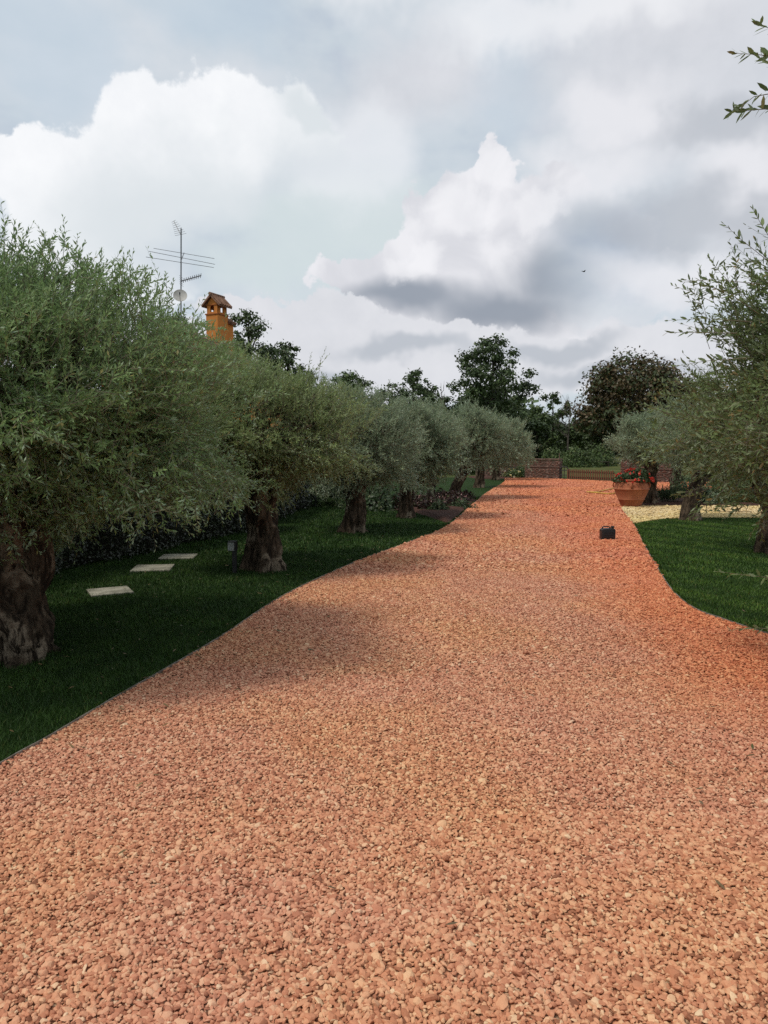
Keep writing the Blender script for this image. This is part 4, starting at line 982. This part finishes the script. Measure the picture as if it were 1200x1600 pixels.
# lower back stack
ch.box(None, (.42, .38, zt(502) - 5.0), M=CM @ Matrix.Translation((.04, d1 / 2 + .24, (zt(502) + 5.0) / 2)), bev=.01)
chim = None
def arch_panel(mb, w, h, th_, ow, oh, M):
    """wall panel w x h with a round-headed opening"""
    r_ = ow / 2; zb = .06; zs = oh - r_ + zb; N_ = 8
    inner = [(-r_, zb)] + [(-r_, zs)] + [(r_ * math.cos(math.pi - math.pi * i / N_), zs + r_ * math.sin(math.pi * i / N_)) for i in range(1, N_)] + [(r_, zs), (r_, zb)]
    def outer(p):
        x, z = p
        return (max(-w / 2, min(w / 2, x * w / ow)), 0 if z == zb else (h if z > zs + .001 or abs(x) < r_ - 1e-4 else h))
    Vf = []
    for y in (-th_ / 2, th_ / 2):
        for p in inner: Vf.append((p[0], y, p[1]))
        for p in inner:
            q = outer(p); Vf.append((q[0], y, q[1]))
    n = len(inner); Fs = []
    for s, b in ((0, 0), (1, 2 * n)):
        for i in range(n - 1):
            f = (b + i, b + n + i, b + n + i + 1, b + i + 1); Fs.append(f if s else f[::-1])
        f = (b + n, b, b + n - 1, b + 2 * n - 1); Fs.append(f)
    for i in range(n - 1): Fs.append((i, i + 1, 2 * n + i + 1, 2 * n + i))
    Fs.append((0, n - 1, 3 * n - 1, 2 * n)) 
    mb.add([M @ Vector(v) for v in Vf], Fs)
hL = z_eave - z_led - .06
for (ox, oy, ang, w) in [(0, -d1 / 2 + .03, 0, w1), (0, d1 / 2 - .03, 0, w1), (w1 / 2 - .03, 0, 90, d1 - .125), (-w1 / 2 + .03, 0, 90, d1 - .125)]:
    arch_panel(ch, w, hL, .06, .19, hL * .78, CM @ Matrix.Translation((ox, oy, z_led + .06)) @ Matrix.Rotation(R(ang), 4, 'Z'))
# gable triangles under the roof
gz = z_eave
ch.add([CM @ Vector(v) for v in [(-w1 / 2, -d1 / 2, gz), (w1 / 2, -d1 / 2, gz), (0, -d1 / 2, z_ridge - .05), (-w1 / 2, d1 / 2, gz), (w1 / 2, d1 / 2, gz), (0, d1 / 2, z_ridge - .05)]], [(0, 1, 2), (5, 4, 3), (0, 3, 4, 1)])
chim = ch.build('chimney', M_stucco, house)
mb = MB()
mb.box(None, (w1 + .12, d1 + .12, .055), M=CM @ Matrix.Translation((0, 0, z_led + .03)), bev=.01)
mb.box(None, (w1 + .05, d1 + .05, .04), M=CM @ Matrix.Translation((0, 0, z_eave - .01)), bev=.008)
mb.build('ledge', M_trim, chim)
mb = MB()
def gable_roof(mb, w, d, ze, zr, M):
    for s in (-1, 1):
        mb.add([M @ Vector(v) for v in [(0, -d, zr), (s * w, -d, ze), (s * w, d, ze), (0, d, zr), (0, -d, zr - .05), (s * w, -d, ze - .05), (s * w, d, ze - .05), (0, d, zr - .05)]],
               [(0, 1, 2, 3), (7, 6, 5, 4), (0, 4, 5, 1), (1, 5, 6, 2), (2, 6, 7, 3), (0, 3, 7, 4)])
        for i in range(6):
            y = -d + 2 * d * (i + .5) / 6; mb.tube([M @ Vector((s * .02, y, zr + .01)), M @ Vector((s * (w + .03), y, ze + .01))], .045, 7)
    for i in range(4):
        y0 = -d - .03 + (2 * d + .06) * i / 4; mb.tube([M @ Vector((0, y0, zr + .03 + .0)), M @ Vector((0, y0 + (2 * d) / 4 + .05, zr + .045))], [.065, .05], 8)
gable_roof(mb, w1 / 2 + .17, d1 / 2 + .12, z_eave - .04, z_ridge, CM)
gable_roof(mb, .30, .24, zt(503), zt(497), CM @ Matrix.Translation((.04, d1 / 2 + .26, 0)))
mb.build('chimney_roof', M_tile, chim)

# ------------------------------------------------------------------ aerial and dish
M_alu = noisy('dull_aluminium', (.16, .17, .18), (.10, .105, .11), 12, .5, metal=.6)
am = P(283, 600, 30.5); Y_ = 30.5
def Q(px, py, Y=Y_): return P(px, py, Y)
base = Vector((am.x, Y_, 0))
ant = empty('tv_aerial', (am.x, Y_, Q(283, 560).z - .6), 'tall rooftop mast with three television aerials left of the chimney', 'aerial')
def loc_(p): return Vector(p) - ant.location
mb = MB(); mb.tube([(0, 0, 0), loc_(Q(283, 357))], .026, 8); mb.build('mast', M_alu, ant)
mb = MB(); a0, a1 = Q(271.5, 345.5), Q(283, 368)
a0 = P(271.5, 345.5, Y_ + .5); mb.tube([loc_(a0), loc_(a1)], .014, 6)
for i in range(8):
    c = a0.lerp(a1, i / 7.5); mb.tube([loc_(c + Vector((-.10 - .02 * i, .05, -.03))), loc_(c + Vector((.10 + .02 * i, -.05, .03)))], .006, 5)
mb.build('upper_aerial', M_alu, ant)
mb = MB()
for (l, r_, dy) in [((240, 388), (335, 404), .9), ((232, 392.5), (336, 413), 0), ((228, 401.5), (334, 418), -.9)]:
    mb.tube([loc_(P(*l, Y_ + dy)), loc_(P(*r_, Y_ + dy))], .0105, 6)
mb.tube([loc_(P(287.5, 395, Y_ + .95)), loc_(P(282, 410, Y_ - .95))], .016, 6); mb.build('middle_aerial', M_alu, ant)
mb = MB(); b0, b1 = Q(284, 439), Q(319, 435); b1.y -= .5; mb.tube([loc_(b0), loc_(b1)], .022, 6)
for i in range(9):
    c = b0.lerp(b1, (i + 1) / 9.2); mb.tube([loc_(c + Vector((-.02, .0, -.09))), loc_(c + Vector((.02, 0, .09)))], .013, 5)
for i in range(5):
    c = b0.lerp(b1, -.02); mb.tube([loc_(c + Vector((0, -.28, -.16 + .08 * i))), loc_(c + Vector((0, .28, -.16 + .08 * i)))], .006, 4)
mb.build('lower_aerial', M_alu, ant)
M_dish = noisy('pale_dish_paint', (.46, .45, .42), (.38, .37, .34), 5, .55)
dp = Q(281.5, 461.5, 30.2)
ds = empty('satellite_dish', dp, 'round pale grey satellite dish on the aerial mast', 'satellite dish')
ds.rotation_euler = (R(68), 0, R(12))
mb = MB(); r0 = .265
mb.lathe([(0.001, -.055), (r0 * .4, -.046), (r0 * .75, -.022), (r0, 0), (r0 + .008, .004), (r0 + .004, -.012), (r0 * .7, -.035), (.001, -.068)], 32); mb.build('reflector', M_dish, ds, smooth=True)
mb = MB(); mb.tube([(0, -.24, 0), (0, -.10, .26)], .01, 6); mb.tube([(0, -.13, .25), (0, -.05, .30)], .028, 8); mb.build('arm', M_alu, ds)
mb = MB(); mb.tube([(0, 0, -.06), (0, .02, -.24)], .02, 6); mb.build('bracket', M_alu, ds)

# ------------------------------------------------------------------ bird
M_bird = noisy('dark_feathers', (.03, .03, .035), (.02, .02, .02), 10, .8)
bp = P(912.5, 424.5, 45)
mb = MB(); mb.tube([(-.13, 0, 0), (-.07, 0, .0), (0, 0, .012), (.06, 0, .015), (.10, 0, .01)], [.012, .028, .036, .026, .006], 8)
for s in (-1, 1):
    mb.add([(.05, 0, .01), (-.04, 0, .01), (-.07, s * .12, .06), (-.06, s * .22, .05), (.02, s * .13, .075), (.05, 0, .02), (-.04, 0, .02)], [(0, 1, 2, 4), (4, 2, 3), (5, 4, 2, 6)])
mb.add([(-.11, -.012, 0), (-.11, .012, 0), (-.20, .035, .005), (-.20, -.035, .005)], [(0, 1, 2, 3), (3, 2, 1, 0)])
o = mb.build('bird', M_bird, loc=bp); o.rotation_euler[2] = R(35); tag(o, 'tiny dark bird flying below the grey cloud', 'bird')
